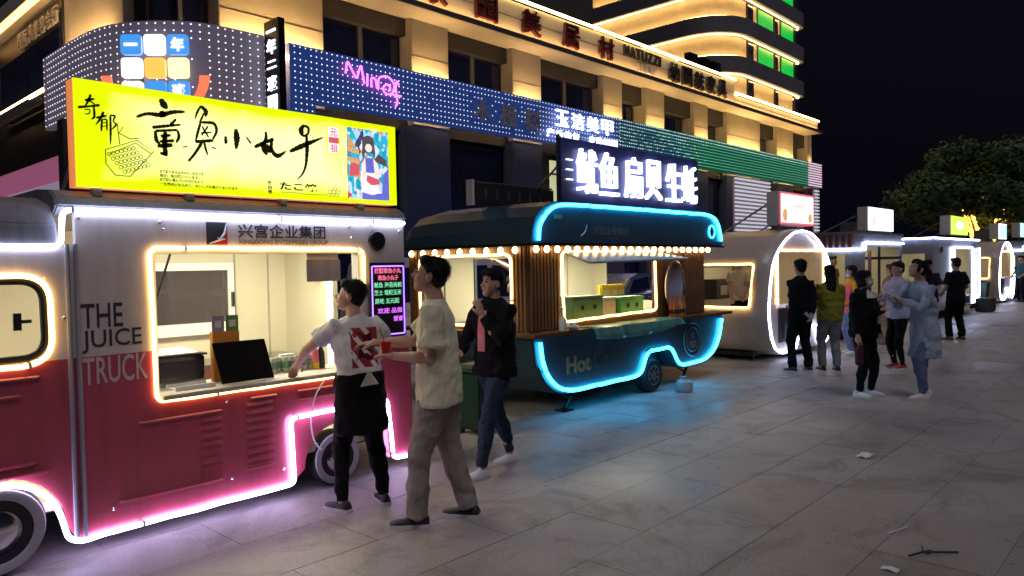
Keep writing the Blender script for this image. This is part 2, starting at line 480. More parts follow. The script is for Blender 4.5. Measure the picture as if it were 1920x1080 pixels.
# side that turns away to the left
p = MB(); p.box(6.95, 7.4, 19.1, 23.4, 6.2, 9.56); p.build('pilaster', 'cream_stone', bl, bevel=.02)
p = MB(); p.box(6.66, 6.72, 19.5, 23.2, 7.36, 7.41); p.build('uplight', 'warm_up', bl)
p = MB(); p.box(6.9, 7.3, 23.4, 30, 6.9, 9.6); so = p.build('window', 'frame_dark', bl)
q = MB()
for y in (23.6, 25.2, 26.8, 28.4):
    q = MB(); q.box(6.86, 6.89, y, y + 1.45, 7.0, 8.7); q.build('pane', 'dark_glass', so)
p = MB(); p.box(6.3, 7.0, 23.3, 31, 9.5, 9.95); p.build('cornice', 'cream_stone', bl)
p = MB(); p.box(6.32, 6.5, 23.3, 31, 9.42, 9.49); p.build('light_strip', 'orange_strip', bl)
aw = MB()
for i in range(7): aw.box(6.0 + i*.1, 6.05 + i*.1, 23.5, 30.5, 6.45 + .03*i, 6.52 + .03*i)
aw.box(6.45, 6.9, 23.5, 30.5, 6.80, 6.86)
ao = aw.build('canopy', 'band_grey', bl)
p = MB(); p.tube([(6.42, 23.45, 6.86), (6.42, 30.5, 6.86)], .05, 8); p.build('light_tube', 'warm_tube', ao)
p = MB(); p.box(6.7, 6.8, 20.5, 31, .2, 6.2); p.build('shop_window', 'frame_dark', bl)
p = MB(); p.box(6.6, 6.66, 22.0, 30, 4.3, 5.0); so = p.build('shop_poster', 'shop_pink', bl); so['label'] = 'blurred pink panel in the shop front at the far left'
p = MB(); p.box(6.6, 6.66, 22.0, 30, 3.0, 4.28); p.build('shop_poster', 'shop_pale', bl)
p = MB(); p.box(6.2, 6.6, 21.3, 21.75, 0, 5.7); p.build('column', 'frame_dark', bl)

# signs on the building
def letters_x(nm, s_, x, y, z, cw, ch, gap, m, label, cat='sign', d=.12, off=.01):
    ro_ = root(nm, (x, y, z), label, cat)
    for i, c in enumerate(s_):
        if c == ' ': continue
        b = MB(); put_text(b, c, (x + i*(cw + gap), y, z), UX, UZ, cw, ch, d, off); b.build('letter', m, ro_)
    return ro_
letters_x('cornice_sign', '家园美居村', 14.95, 17.42, 9.84, 1.0, .86, 1.25, 'red_letter', 'row of dark red characters on the lit cornice')
ns = root('cornice_sign', (25.7, 17.42, 9.8), 'small dark two line roman lettering on the lit cornice', 'sign')
for i, c in enumerate('NATUZZI'):
    b = MB(); put_text(b, c, (25.7 + i*.45, 17.42, 10.26), UX, UZ, .36 if c != 'I' else .1, .44, .1, .012); b.build('letter', 'dark_letter', ns)
for i, c in enumerate('ITALIA'):
    b = MB(); put_text(b, c, (26.75 + i*.22, 17.42, 9.82), UX, UZ, .16 if c != 'I' else .05, .3, .1, .01); b.build('letter', 'grey_letter', ns)
letters_x('cornice_sign', '纳图兹家具', 29.2, 17.42, 9.82, .86, .84, .28, 'dark_letter', 'row of five black characters at the right of the lit cornice', off=.02)
sd = root('side_sign', (6.85, 27.4, 8.8), 'row of pale grey characters over the side windows at far left', 'sign')
for i, c in enumerate('国际凡美容会所'):
    b = MB(); put_text(b, c, (6.84, 27.4 - i*.58, 8.78), (0, -1, 0), UZ, .46, .5, .06, .01); b.build('letter', 'grey_letter', sd)

# dotted lamp board along the front
lb = root('lamp_board', (11.0, 17.5, 6.22), 'long dark blue board dotted with white lamps above the shops', 'sign board')
b = MB(); b.box(11.2, 25.4, 17.5, 17.75, 6.2, 7.66); b.box(10.45, 11.2, 17.5, 17.75, 5.3, 7.66); b.build('board', 'board_added_glow_blue', lb)
def dots(mb, pts, nrm, r):
    for p in pts:
        p = Vector(p); n_ = Vector(nrm(p)) if callable(nrm) else Vector(nrm); a = n_.orthogonal().normalized(); c = n_.cross(a)
        ring = [p + (a*math.cos(t) + c*math.sin(t))*r for t in [k*math.pi/3 for k in range(6)]]
        mb.add(ring + [p + n_*r*.8], [(k, (k+1) % 6, 6) for k in range(6)] + [(5, 4, 3, 2, 1, 0)])
b = MB(); pts = []
holes = [(17.0, 20.4, 6.45, 7.3, .5)]
for i in range(91):
    for j in range(9):
        x = 10.6 + i*.165; z = 6.28 + j*.165
        if 17.0 < x < 20.4 and 6.4 < z < 7.3 and random.random() < .45: continue
        if random.random() < .03: continue
        pts.append((x, 17.492, z))
for i in range(4):
    for j in range(6): pts.append((10.6 + i*.165, 17.492, 5.3 + j*.165))
dots(b, pts, (0, -1, 0), .021); tag(b.build('lamp_dots', 'led_dot', lb), kind='stuff')
# green running-light board
gb_ = root('lamp_board', (25.4, 17.5, 6.2), 'green board of horizontal running lights at the right above the shops', 'sign board')
b = MB(); b.box(31.5, 45.4, 17.5, 17.75, 6.2, 7.66); b.build('board', 'board_added_glow_green', gb_)
b = MB(); b.box(25.42, 31.5, 17.5, 17.75, 6.2, 7.66); b.build('board', 'board_added_glow_teal', gb_)
for j in range(10):
    b = MB(); z = 6.3 + j*.145; b.box(31.5 - .45*j, 45.38, 17.47, 17.495, z, z + .026); b.build('light_strip', 'led_green', gb_)
    b = MB(); b.box(25.45, 31.5 - .45*j - .02, 17.47, 17.495, z, z + .02); b.build('light_strip', 'led_teal', gb_)
b = MB(); dots(b, [(25.5 + i*.165, 17.462, 7.6 - j*.145) for i in range(120) for j in range(9) if random.random() < (.85 if j < 2 else max(0, .75 - i*.016))], (0, -1, 0), .022); tag(b.build('lamp_dots', 'led_dot', gb_), kind='stuff')
pk = root('lamp_board', (45.4, 17.5, 4.6), 'pale pink striped light board at the far corner of the building', 'sign board')
b = MB(); b.box(45.42, 47.6, 17.5, 17.75, 6.2, 7.7); b.build('board', 'board_added_glow_grey', pk)
for j in range(10):
    b = MB(); z = 6.26 + j*.148; b.box(45.46, 47.58, 17.46, 17.495, z, z + .06); b.build('light_strip', 'led_pink', pk)
for x0, x1, lab in ((36.1, 40.4, 'screen of white lit horizontal slats behind the red light box'), (46.9, 47.6, 'narrow screen of white lit slats at the far building corner')):
    sc = root('slat_screen', (x0, 17.62, 2.9), lab, 'screen')
    b = MB(); b.box(x0, x1, 17.72, 17.8, 2.6, 6.15); b.build('backing', 'board_added_glow_grey', sc)
    sm = None
    for j in range(17):
        b = MB(); z = 2.7 + j*.205; b.box(x0 + .03, x1 - .03, 17.62, 17.71, z, z + .085); b.build('slat', 'led_white_strip', sc)

# rounded corner board with lamps
cv = root('lamp_board', (7.0, 18.5, 5.5), 'curved grey lamp board wrapping the building corner at the left', 'sign board')
plan = [(10.3, 17.49), (9.65, 17.42), (8.8, 17.42), (8.15, 17.52), (7.65, 17.8), (7.2, 18.22), (6.85, 18.72), (6.6, 19.3), (6.45, 20.2), (6.4, 21.4), (6.38, 23.4)]
fine = []
PP = [Vector((a, b_, 0)) for a, b_ in plan]
for i in range(len(PP) - 1):
    p0, p1, p2, p3 = PP[max(i-1, 0)], PP[i], PP[i+1], PP[min(i+2, len(PP)-1)]
    for k in range(12):
        t = k/12; fine.append(.5*((2*p1) + (p2-p0)*t + (2*p0-5*p1+4*p2-p3)*t*t + (3*p1-p0-3*p2+p3)*t**3))
fine.append(PP[-1])
zb, zt = 5.1, 7.66
rings = []
for i, p in enumerate(fine):
    t = (fine[min(i+1, len(fine)-1)] - fine[max(i-1, 0)]).normalized(); n_ = Vector((t.y, -t.x, 0))
    if n_.dot(Vector((-.7, -.7, 0))) < 0: n_ = -n_
    q = p - n_*.2
    zl = zb if p.y < 19 else 5.7 
    rings.append([(p.x, p.y, zl), (p.x, p.y, zt), (q.x, q.y, zt), (q.x, q.y, zl)])
b = MB(); b.loft(rings); b.build('board', 'board_added_glow_grey', cv, smooth=True)
b = MB(); acc = 0.; last = fine[0]; cpts = []
for i in range(1, len(fine)):
    acc += (fine[i] - last).length; last = fine[i]
    if acc >= .165:
        acc = 0; t = (fine[min(i+1, len(fine)-1)] - fine[i-1]).normalized(); n_ = Vector((t.y, -t.x, 0))
        if n_.dot(Vector((-.7, -.7, 0))) < 0: n_ = -n_
        zl = 5.2 if fine[i].y < 19 else 5.76
        z = 7.60
        while z > zl:
            if not (6.75 < fine[i].x < 8.15 and fine[i].y < 19 and 5.2 < z < 7.42) or random.random() < .25: cpts.append((fine[i] + n_*.008 + Vector((0, 0, z)), n_))
            z -= .165
for p, n_ in cpts: dots(b, [p], n_, .021)
tag(b.build('lamp_dots', 'led_dot', cv), kind='stuff')
# nine coloured tiles
tl = root('tile_sign', (7.4, 18.0, 5.6), 'block of nine lit rounded tiles in blue white and orange', 'sign')
tc = Vector((7.30, 18.05, 0)); tx = Vector((.72, -.69, 0)).normalized(); tn = tx.cross(Vector(UZ))
def rrect(w_, h_, r_, n=5):
    o = []
    for cx, cy, a0 in ((w_-r_, h_-r_, 0), (r_-w_, h_-r_, 90), (r_-w_, r_-h_, 180), (w_-r_, r_-h_, 270)):
        for i in range(n + 1):
            t = R(a0 + 90*i/n); o.append((cx + r_*math.cos(t), cy + r_*math.sin(t)))
    return o
cols = [['cube_blue', 'cube_white', 'cube_blue'], ['cube_white', 'cube_orange', 'cube_cream'], ['cube_white', 'cube_blue', 'cube_blue']]
chars = [['一', '', '年'], ['', '', ''], ['', '', '班']]
for r_ in range(3):
    for c in range(3):
        ctr = tc + tx*((c - 1)*.53) + Vector((0, 0, 7.04 - r_*.54)) + tn*.08
        o2 = rrect(.235, .235, .07); n = len(o2)
        A = [ctr + tx*a + Vector((0, 0, z)) for a, z in o2]; B = [p + tn*.09 for p in A]
        b = MB(); b.add(A + B, [tuple(range(n-1, -1, -1)), tuple(range(n, 2*n))] + [(i, (i+1) % n, n + (i+1) % n, n + i) for i in range(n)])
        to = b.build('tile', cols[r_][c], tl)
        if chars[r_][c]:
            s_ = chars[r_][c]; hh = .06 if s_ == '一' else .32
            b = MB(); put_text(b, s_, ctr + tn*.092 - tx*.15 + Vector((0, 0, -hh/2)), tx, UZ, .3, hh, .012, .03); b.build('letter', 'cube_white', to)
for sgn in (-1, 1):
    P = [tc + tx*(sgn*(1.12 - .14*k*k/9)) + tn*.1 + Vector((0, 0, 6.32 - .16*k)) for k in range(7)]
    b = MB()
    rings = [[p - tx*.11, p + tx*.11, p + tx*.11 + tn*.06, p - tx*.11 + tn*.06] for p in P]
    b.loft(rings); b.build('hook_stroke', 'hook_red', tl)
# blade sign
bs = root('blade_sign', (9.77, 16.75, 5.6), 'narrow black blade sign with white characters stacked downwards', 'sign')
b = MB(); b.box(9.69, 9.87, 16.7, 17.4, 5.5, 7.97); b.build('case', 'metal_black', bs, bevel=.01)
for i, (c, hh) in enumerate((('一', .06), ('年', .38), ('二', .2), ('班', .38), ('同', .38))):
    z = [7.66, 7.12, 6.76, 6.2, 5.72][i]
    b = MB(); put_text(b, c, (9.688, 17.27, z), (0, -1, 0), UZ, .44, hh, .02, .035); b.build('letter', 'sign_white', bs)
# pink script tubes
mn = root('neon_script', (12.1, 17.4, 6.6), 'pink neon handwriting on the dotted blue lamp board', 'sign')
SC = [[(0, .12), (.06, .50), (.36, .0), (.52, .47), (.62, -.06)], [(.74, .22), (.72, -.10)], [(.86, -.12), (.87, .16), (1.02, .14), (1.06, -.12), (1.12, -.12)],
      [(1.10, -.16), (1.12, .20), (1.45, .30), (1.72, .10), (1.62, -.22), (1.34, -.24), (1.26, -.08), (1.42, .06), (1.56, -.02), (1.48, -.14)], [(1.86, .10), (1.78, .22), (1.74, .0), (1.80, -.45), (1.72, -.55)], [(1.58, -.22), (1.94, -.22)]]
for st in SC:
    b = MB(); b.tube(rounded([(12.12 + a, 17.40, 7.02 + z) for a, z in st], .12, 5), .028, 8); b.build('tube', 'neon_pink', mn, smooth=True)
letters_x('shop_letters', '木槿树', 16.98, 17.38, 6.48, .8, .72, .46, 'grey_letter', 'three unlit grey characters on the dotted lamp board', d=.08, off=.02)
yj = root('shop_letters', (21.1, 17.35, 6.3), 'glowing white two line characters on the lamp board above the squid sign', 'sign')
for i, c in enumerate('玉洁美甲'):
    b = MB(); put_text(b, c, (21.15 + i*.95, 17.35, 6.82), UX, UZ, .74, .60, .08, .012); b.build('letter', 'sign_blueglow', yj)
for i, c in enumerate('产后修复 皮肤问题'):
    if c == ' ': continue
    b = MB(); put_text(b, c, (20.65 + i*.5, 17.35, 6.36), UX, UZ, .42, .32, .06, .012); b.build('letter', 'sign_blueglow', yj)

# ------------------------------------------------------------------ tower behind
tw = root('tower_block', (51.3, 25.5, 0), 'tall tower block with rounded corner, lit storeys and green panels', 'building')
def tower_outline(o_):
    """plan of the tower, grown by o_"""
    x0, x1, y0, y1, r = 51.6 - o_, 66.6 + o_, 25.7 - o_, 40, 3.6 + o_
    pts = [(x0, y1)]
    for i in range(15):
        t = R(180 + 90*i/14); pts.append((x0 + r + r*math.cos(t), y0 + r + r*math.sin(t)))
    for i in range(7):
        t = R(270 + 90*i/6); pts.append((x1 - .8 + .8*math.cos(t), y0 + .8 + .8*math.sin(t)))
    return pts + [(x1, y1)]
b = MB(); b.prism(tower_outline(-.75), 0, 34, 'z'); b.build('wall', 'cream_stone', tw)
for k in range(-1, 6):
    zt_ = 17.4 + 3.0*k
    z0_ = 9.5 if k == -1 else zt_ - 1.25
    b = MB(); b.prism(tower_outline(0), zt_ - 1.25, zt_, 'z'); bo = b.build('storey_band', 'band_grey', tw, smooth=True)
    P = [(x, y, zt_ + .06) for x, y in tower_outline(-.28)][:-1]
    b = MB(); b.tube(P, .045, 5); b.build('light_strip', 'warm_cove', bo)
    P = [(x, y, zt_ - 1.31) for x, y in tower_outline(-.35)][:-1]
    b = MB(); b.tube(P, .03, 5); b.build('light_strip', 'warm_cove', bo)
    for i, (xa, xb) in enumerate(((56.2, 57.3), (58.1, 61.0), (61.3, 62.0), (62.6, 65.2), (65.4, 66.1))):
        gr = xb - xa > 2
        if gr and k < 0: continue
        b = MB(); b.box(xa, xb, 26.36, 26.44, zt_ + .12, zt_ + 1.72); wo = b.build('window', 'frame_dark', tw)
        b = MB(); b.box(xa + .08, xb - .08, 26.30, 26.35, zt_ + .2, zt_ + 1.64); b.build('lit_panel' if gr else 'pane', 'green_lit' if gr else 'dark_glass', wo)
for i in range(3):
    ro_ = root('rooftop_letter', (44.0 + i*1.6, 24.6, 14.0), ['black box letter on the roof nearest the dark stair tower', 'black box letter in the middle of three on the roof', 'black box letter on the roof beside the rounded tower corner'][i], 'letter')
    b = MB(); b.box(44.0 + i*1.6, 45.1 + i*1.6, 24.6, 25.0, 14.0, 15.5); b.build('case', 'metal_black', ro_)
    b = MB(); put_text(b, '家具城'[i], (44.15 + i*1.6, 24.585, 14.2), UX, UZ, .8, 1.1, .03, .02); b.build('letter', 'dark_letter', ro_)
    b = MB(); b.box(44.4 + i*1.6, 44.7 + i*1.6, 24.65, 24.95, 9.4, 14.0); b.build('post', 'metal_black', ro_)
# ------------------------------------------------------------------ truck surfaces
M('truck_white', (.74, .65, .60), .38, var=.05, scale=2, coat=.3, dirt=.14)
M('truck_red', (.53, .075, .125), .33, var=.08, scale=2, coat=.5, dirt=.30)
M('truck_grey', (.34, .34, .38), .4, var=.06, scale=2, coat=.2, dirt=.3)
M('roof_grey', (.26, .26, .29), .5, var=.1, scale=2, dirt=.4)
M('teal_dark', (.018, .058, .085), .42, var=.1, scale=2, coat=.25, dirt=.25)
M('teal_roof', (.040, .085, .12), .38, var=.1, scale=2, coat=.3, dirt=.25)
M('capsule_white', (.64, .54, .45), .42, var=.05, scale=1.5, coat=.2, dirt=.15)
M('interior_white', (.62, .58, .43), .6, var=.04, scale=2)
M('counter_cream', (.55, .52, .42), .45, var=.08, scale=9)
M('interior_seam', (.35, .34, .28), .6)
M('rubber', (.018, .018, .02), .8, bump=.2, bscale=60)
M('whitewall', (.36, .34, .34), .6, var=.1)
M('chrome', (.75, .74, .75), .12, 1.0, var=.05)
M('hub_grey', (.32, .32, .34), .4, .7)
M('wood_slat', (.21, .105, .048), .5, var=.4, scale=4, stretch=(6, 6, .6), bump=.15, bscale=30)
M('wood_dark', (.13, .055, .024), .5, var=.4, scale=4, stretch=(.6, 6, 6), bump=.15, bscale=30)
M('steel', (.55, .55, .56), .25, 1.0, var=.08, scale=5)
M('paint_black', (.012, .012, .014), .35)
M('print_dark', (.045, .045, .055), .5)
M('print_pale', (.62, .52, .50), .5)
M('print_gold', (.30, .24, .12), .5)
M('print_grey', (.16, .19, .20), .5)
M('print_faint', (.075, .085, .075), .5)
M('print_red', (.55, .03, .04), .45)
M('mint', (.12, .28, .17), .55)
M('mint_bright', (.10, .45, .18), .5)
M('card_white', (.75, .74, .70), .6)
M('card_purple', (.32, .30, .48), .5)
M('card_green', (.08, .28, .08), .5)
M('orange_plastic', (.55, .22, .03), .45)
M('yellow_plastic', (.75, .52, .03), .4)
M('pink_plastic', (.75, .16, .22), .4)
M('can_metal', (.50, .52, .46), .35, .5, var=.3, scale=30)
M('jug_grey', (.42, .44, .46), .35)
M('paper_grey', (.33, .30, .32), .8)
M('tarp', (.10, .30, .26), .35, var=.3, scale=5, bump=.3, bscale=8)
M('container_red', (.20, .07, .06), .6, var=.2)
M('bin_green', (.006, .03, .022), .5)
M('crate_black', (.02, .022, .025), .6)
M('brush_ink', (.06, .07, .005), .6)
M('clip_clear', (.5, .5, .5), .3)
E('neon_white', (.58, .66, 1.0), 11)
E('neon_violet', (.62, .52, 1.0), 16)
E('neon_warm', (1.0, .58, .17), 6)
E('neon_cyan', (.018, .45, .92), 18)
E('bulb_warm', (1.0, .62, .24), 9)
E('lamp_interior', (1.0, .91, .66), 31)
E('lamp_interior_far', (1.0, .88, .6), 6)
E('lightbox_yellow', (.90, .92, .03), 1.25)
E('lightbox_yellow_core', (1.0, .97, .42), 1.05)
E('lightbox_white', (.95, .98, 1.0), 2.0)
E('lightbox_red', (.9, .06, .12), 1.0)
E('lightbox_lime', (.62, .85, .03), 1.2)
E('lightbox_pale', (.55, .9, .85), 1.2)
E('jamb_blue', (.55, .80, 1.0), 1.6)
E('screen_violet', (.28, .12, 1.0), 3.0)
E('menu_pink', (1.0, .12, .25), 1.0, sample=False)
E('menu_green', (.15, .85, .40), .8, sample=False)
E('menu_violet', (.72, .10, 1.0), 1.1, sample=False)
E('pic_sky', (.05, .62, .80), .9, sample=False)
E('pic_dark', (.06, .03, .05), .5, sample=False)
E('pic_skin', (1.0, .80, .72), 1.0, sample=False)
E('pic_blue', (.10, .12, .75), .8, sample=False)
E('pic_white', (.92, .92, 1.0), 1.0, sample=False)
E('pic_red', (.85, .06, .09), .8, sample=False)
E('pic_orange', (.95, .45, .12), .8, sample=False)
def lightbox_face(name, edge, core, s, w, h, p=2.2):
    """printed panel lit from inside: its glow is painted paler in the middle"""
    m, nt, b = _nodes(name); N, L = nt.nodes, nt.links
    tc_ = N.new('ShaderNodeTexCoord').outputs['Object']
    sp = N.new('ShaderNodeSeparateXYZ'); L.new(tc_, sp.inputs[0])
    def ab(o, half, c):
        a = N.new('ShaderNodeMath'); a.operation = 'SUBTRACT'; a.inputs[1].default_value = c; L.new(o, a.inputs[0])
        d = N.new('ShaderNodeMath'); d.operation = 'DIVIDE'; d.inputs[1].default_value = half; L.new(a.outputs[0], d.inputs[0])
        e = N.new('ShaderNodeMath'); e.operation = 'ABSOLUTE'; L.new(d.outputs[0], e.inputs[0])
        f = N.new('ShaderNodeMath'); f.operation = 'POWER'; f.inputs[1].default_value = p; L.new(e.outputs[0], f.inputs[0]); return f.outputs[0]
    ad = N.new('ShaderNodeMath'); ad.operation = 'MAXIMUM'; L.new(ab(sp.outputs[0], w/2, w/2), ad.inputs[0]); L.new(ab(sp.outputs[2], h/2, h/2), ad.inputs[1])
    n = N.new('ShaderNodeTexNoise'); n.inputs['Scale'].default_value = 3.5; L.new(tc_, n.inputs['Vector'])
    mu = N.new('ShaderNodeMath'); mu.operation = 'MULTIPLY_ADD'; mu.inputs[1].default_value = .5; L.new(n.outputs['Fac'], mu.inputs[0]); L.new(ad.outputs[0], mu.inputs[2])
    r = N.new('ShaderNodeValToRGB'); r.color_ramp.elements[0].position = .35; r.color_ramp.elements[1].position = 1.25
    r.color_ramp.elements[0].color = tuple(core) + (1,); r.color_ramp.elements[1].color = tuple(edge) + (1,)  # brighter middle of the lit box put into the colour
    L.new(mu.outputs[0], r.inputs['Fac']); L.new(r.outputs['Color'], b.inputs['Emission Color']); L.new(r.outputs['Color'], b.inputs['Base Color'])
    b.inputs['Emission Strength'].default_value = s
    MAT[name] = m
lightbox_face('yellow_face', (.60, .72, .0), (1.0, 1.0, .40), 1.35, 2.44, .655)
E('lightbox_side', (1.0, .26, .03), .7)
M('board_matte', (.008, .008, .009), .95).node_tree.nodes['Principled BSDF'].inputs['Specular IOR Level'].default_value = .08
G('smoky_glass', (.10, .085, .088), .06, .5)

def wheel(parent, x, y, r, w_=.16, ww=True, spokes=0):
    """wheel seen from the street side (-y)"""
    z = r + .002
    b = MB(); b.lathe([(r*(.44 if ww else .58), y + .02), (r*(.5 if ww else .62), y), (r*.9, y - .004), (r*.97, y + .02), (r, y + .05), (r, y + w_ - .03), (r*.95, y + w_), (r*.6, y + w_)], (x, 0, z), 'y', 32)
    t = b.build('tyre', 'rubber', parent, smooth=True)
    wr = parent
    if ww:
        b = MB(); b.lathe([(r*.70, y - .004), (r*.73, y - .010), (r*.92, y - .010), (r*.94, y + .005)], (x, 0, z), 'y', 32); b.build('whitewall', 'whitewall', t, smooth=True)
    b = MB(); b.lathe([(0, y - .02 if ww else y + .02), (r*.22, y - .018 if ww else y + .02), (r*.36, y + .0), (r*.44, y + .01), (r*(.47 if ww else .60), y - .004), (r*(.48 if ww else .61), y + .05), (0, y + .06)], (x, 0, z), 'y', 28)
    h = b.build('rim', 'chrome' if ww else 'hub_grey', t, smooth=True)
    for k in range(spokes):
        a = 2*math.pi*k/spokes
        c = Vector((x + math.cos(a)*r*.40, y - .002, z + math.sin(a)*r*.40)); d = Vector((math.cos(a), 0, math.sin(a))); e = Vector((-math.sin(a), 0, math.cos(a)))
        b = MB(); b.obox(c, e*r*.07, (0, .006, 0), d*r*.11); b.build('spoke_slot', 'paint_black', h)
    return t
def can_lamp(parent, x0, x1, y0, y1, z, m='lamp_interior'):
    b = MB(); b.box(x0, x1, y0, y1, z - .03, z); return b.build('ceiling_lamp', m, parent)
def neon(parent, pts, r, m, rad=.05, closed=False, seg=5, name='neon_tube'):
    P = rounded(pts, rad, seg, closed); Q = []
    for i in range(len(P) - (0 if closed else 1)):       # hand-fixed tube: never quite straight
        a, c = P[i], P[(i+1) % len(P)]; n = max(1, int((c - a).length/.16))
        for j in range(n):
            q = a.lerp(c, j/n); s_ = q.x*7.3 + q.y*5.1 + q.z*3.7
            Q.append(q + Vector((math.sin(s_*1.3), 0, math.sin(s_*1.9 + 1)))*(.0035 if n > 1 else 0))
    if not closed: Q.append(P[-1])
    b = MB(); b.tube(Q, r, 8, closed); o = b.build(name, m, parent, smooth=True)
    L_ = 0; nxt = .35
    for i in range(len(Q) - 1):
        L_ += (Q[i+1] - Q[i]).length
        if L_ > nxt:
            nxt += random.uniform(.9, 1.7); d = (Q[i+1] - Q[i]).normalized(); b = MB(); b.tube([Q[i] - d*.008, Q[i] + d*.008], r*1.22, 8); b.build('tube_clip', 'clip_clear', o)
    return o
def clip(poly, ax, v, keep_less):
    out = []
    for i in range(len(poly)):
        a, b = poly[i], poly[(i+1) % len(poly)]
        ia = (a[ax] <= v) == keep_less or a[ax] == v; ib = (b[ax] <= v) == keep_less or b[ax] == v
        if ia: out.append(a)
        if ia != ib:
            t = (v - a[ax])/(b[ax] - a[ax]); out.append((a[0] + (b[0]-a[0])*t, a[1] + (b[1]-a[1])*t))
    return out

# ------------------------------------------------------------------ red and white juice truck (nearest)
F = 5.0
t1 = root('food_truck', (2.0, F, 0), 'red and white food truck with juice lettering, nearest on the left', 'food truck', 'food trucks parked in a row')
TH = .05
b = MB()    # white upper panels round the serving window
b.box(1.50, 1.93, F, F + TH, 1.21, 2.13)
b.box(1.93, 3.60, F, F + TH, 1.885, 2.13)
b.box(3.60, 4.03, F, F + TH, 1.10, 2.13)
side = b.build('side_panel', 'truck_white', t1)
b = MB()    # cab side above the belt line with the cab window left open
b.box(-.25, .45, F - .012, F + TH, 1.21, 1.88); b.box(1.33, 1.45, F - .012, F + TH, 1.21, 1.88); b.box(.45, 1.33, F - .012, F + TH, 1.71, 1.88); b.box(.45, 1.33, F - .012, F + TH, 1.21, 1.225)
cab = b.build('cab_panel', 'truck_white', t1)
arc = lambda cx, cz, r, a0, a1, n=14: [(cx + r*math.cos(R(a0 + (a1-a0)*i/n)), cz + r*math.sin(R(a0 + (a1-a0)*i/n))) for i in range(n + 1)]
b = MB(); b.prism([(-.25, .30), (.66, .12)] + arc(1.04, .20, .36, 180, 0)[0:] + [(1.45, .11), (1.45, 1.21), (-.25, 1.21)], F - .012, F + TH)
red1 = b.build('cab_lower_panel', 'truck_red', t1)
b = MB(); b.prism([(1.50, .11), (2.92, .11), (2.905, .60), (3.82, .60), (3.85, .11), (4.08, .11), (4.08, .88), (1.93, .88), (1.93, 1.21), (1.50, 1.21)], F, F + TH)
b.box(3.60, 4.06, F, F + TH, .88, 1.10)
red2 = b.build('lower_panel', 'truck_red', t1)
b = MB(); b.prism([(2.93, .12)] + [(2.93, .60), (3.81, .60), (3.84, .12)] + arc(3.33, .20, .30, 0, 180), F + .012, F + TH)
b.build('wheel_skirt', 'truck_red', t1)
b = MB(); b.box(1.448, 1.502, F + .004, F + .04, .11, 1.21); b.build('corner_filler', 'truck_red', t1)
b = MB(); b.box(1.448, 1.502, F + .004, F + .04, 1.211, 1.90); b.build('corner_filler', 'truck_white', t1)
for x in (1.445, 1.492):
    b = MB(); b.tube([(x, F - .02, .10), (x, F - .02, 1.90)], .014, 8); b.build('corner_molding', 'truck_grey', t1, smooth=True)
# shell behind the side panel
b = MB()
b.box(-.25, 2.56, 6.9, 6.95, .25, 2.1); b.box(3.36, 4.05, 6.9, 6.95, .25, 2.1); b.box(2.56, 3.36, 6.9, 6.95, .25, 1.24); b.box(2.56, 3.36, 6.9, 6.95, 1.73, 2.1)
b.box(-.25, 4.05, F + TH, 6.9, .30, .36)
b.box(-.28, -.2, F + TH, 6.9, .3, 1.9)
b.box(4.0, 4.05, F + TH, 5.46, .25, 2.1); b.box(4.0, 4.05, 6.04, 6.9, .25, 2.1); b.box(4.0, 4.05, 5.46, 6.04, 1.95, 2.1); b.box(4.0, 4.05, 5.46, 6.04, .25, .5)
b.build('shell', 'interior_white', t1)
b = MB()
rp = [(F - .01, 2.13), (F + .02, 2.19), (F + .12, 2.235), (F + .4, 2.26), (6.4, 2.26), (6.85, 2.2), (6.97, 2.08), (F + .06, 2.08)]
b.prism(rp, 1.40, 4.06, 'x')
b.prism([(F - .02, 1.885), (F + .0, 2.02), (F + .10, 2.14), (F + .35, 2.20), (6.4, 2.2), (6.85, 2.1), (6.97, 1.88)], -.3, 1.402, 'x')
b.build('roof', 'roof_grey', t1, bevel=.01)
can_lamp(t1, 2.1, 3.8, 5.7, 6.0, 2.075)
b = MB(); b.box(.3, 1.2, 5.5, 5.8, 1.84, 1.87); b.build('ceiling_lamp', 'lamp_interior', t1)
# neon outlines
neon(t1, xz([(-.3, 1.885), (1.415, 1.885), (1.43, 2.105), (2.0, 2.108), (2.15, 2.098), (4.02, 2.098)], F - .022), .0155, 'neon_white', .05)
neon(t1, xz([(3.60, 1.60), (3.60, 1.875), (1.925, 1.88), (1.94, .872), (3.62, .875), (3.61, 1.20)], F - .014), .0125, 'neon_warm', .06)
neon(t1, xz([(.40, 1.72), (1.345, 1.715), (1.352, 1.195), (.40, 1.185)], F - .026), .0155, 'neon_warm', .16, True, 8)
a_ = [(1.04 + .33*math.cos(R(t)), .20 + .33*math.sin(R(t))) for t in range(170, 8, -12)]
neon(t1, xz([(-.2, .42), (.5, .30), (.66, .20)] + a_ + [(1.395, .13), (1.47, .095), (1.6, .108), (2.915, .118), (2.895, .61), (3.79, .63), (3.845, .118), (4.085, .108)], F - .03), .016, 'neon_violet', .05)
# cab window
b = MB(); b.tube(rounded(xz([(.47, 1.69), (1.315, 1.685), (1.32, 1.235), (.47, 1.225)], F - .008), .13, 8, True), .022, 8, True)
cw = b.build('cab_window_frame', 'rubber', t1, smooth=True)
b = MB(); b.box(.47, 1.32, F + .01, F + .016, 1.235, 1.69); b.build('pane', 'clear_glass', cw)
b = MB(); b.box(1.16, 1.2, F - .02, F - .005, 1.40, 1.50); b.box(1.2, 1.25, F - .02, F - .005, 1.44, 1.46); b.build('latch', 'plastic_black', cw)
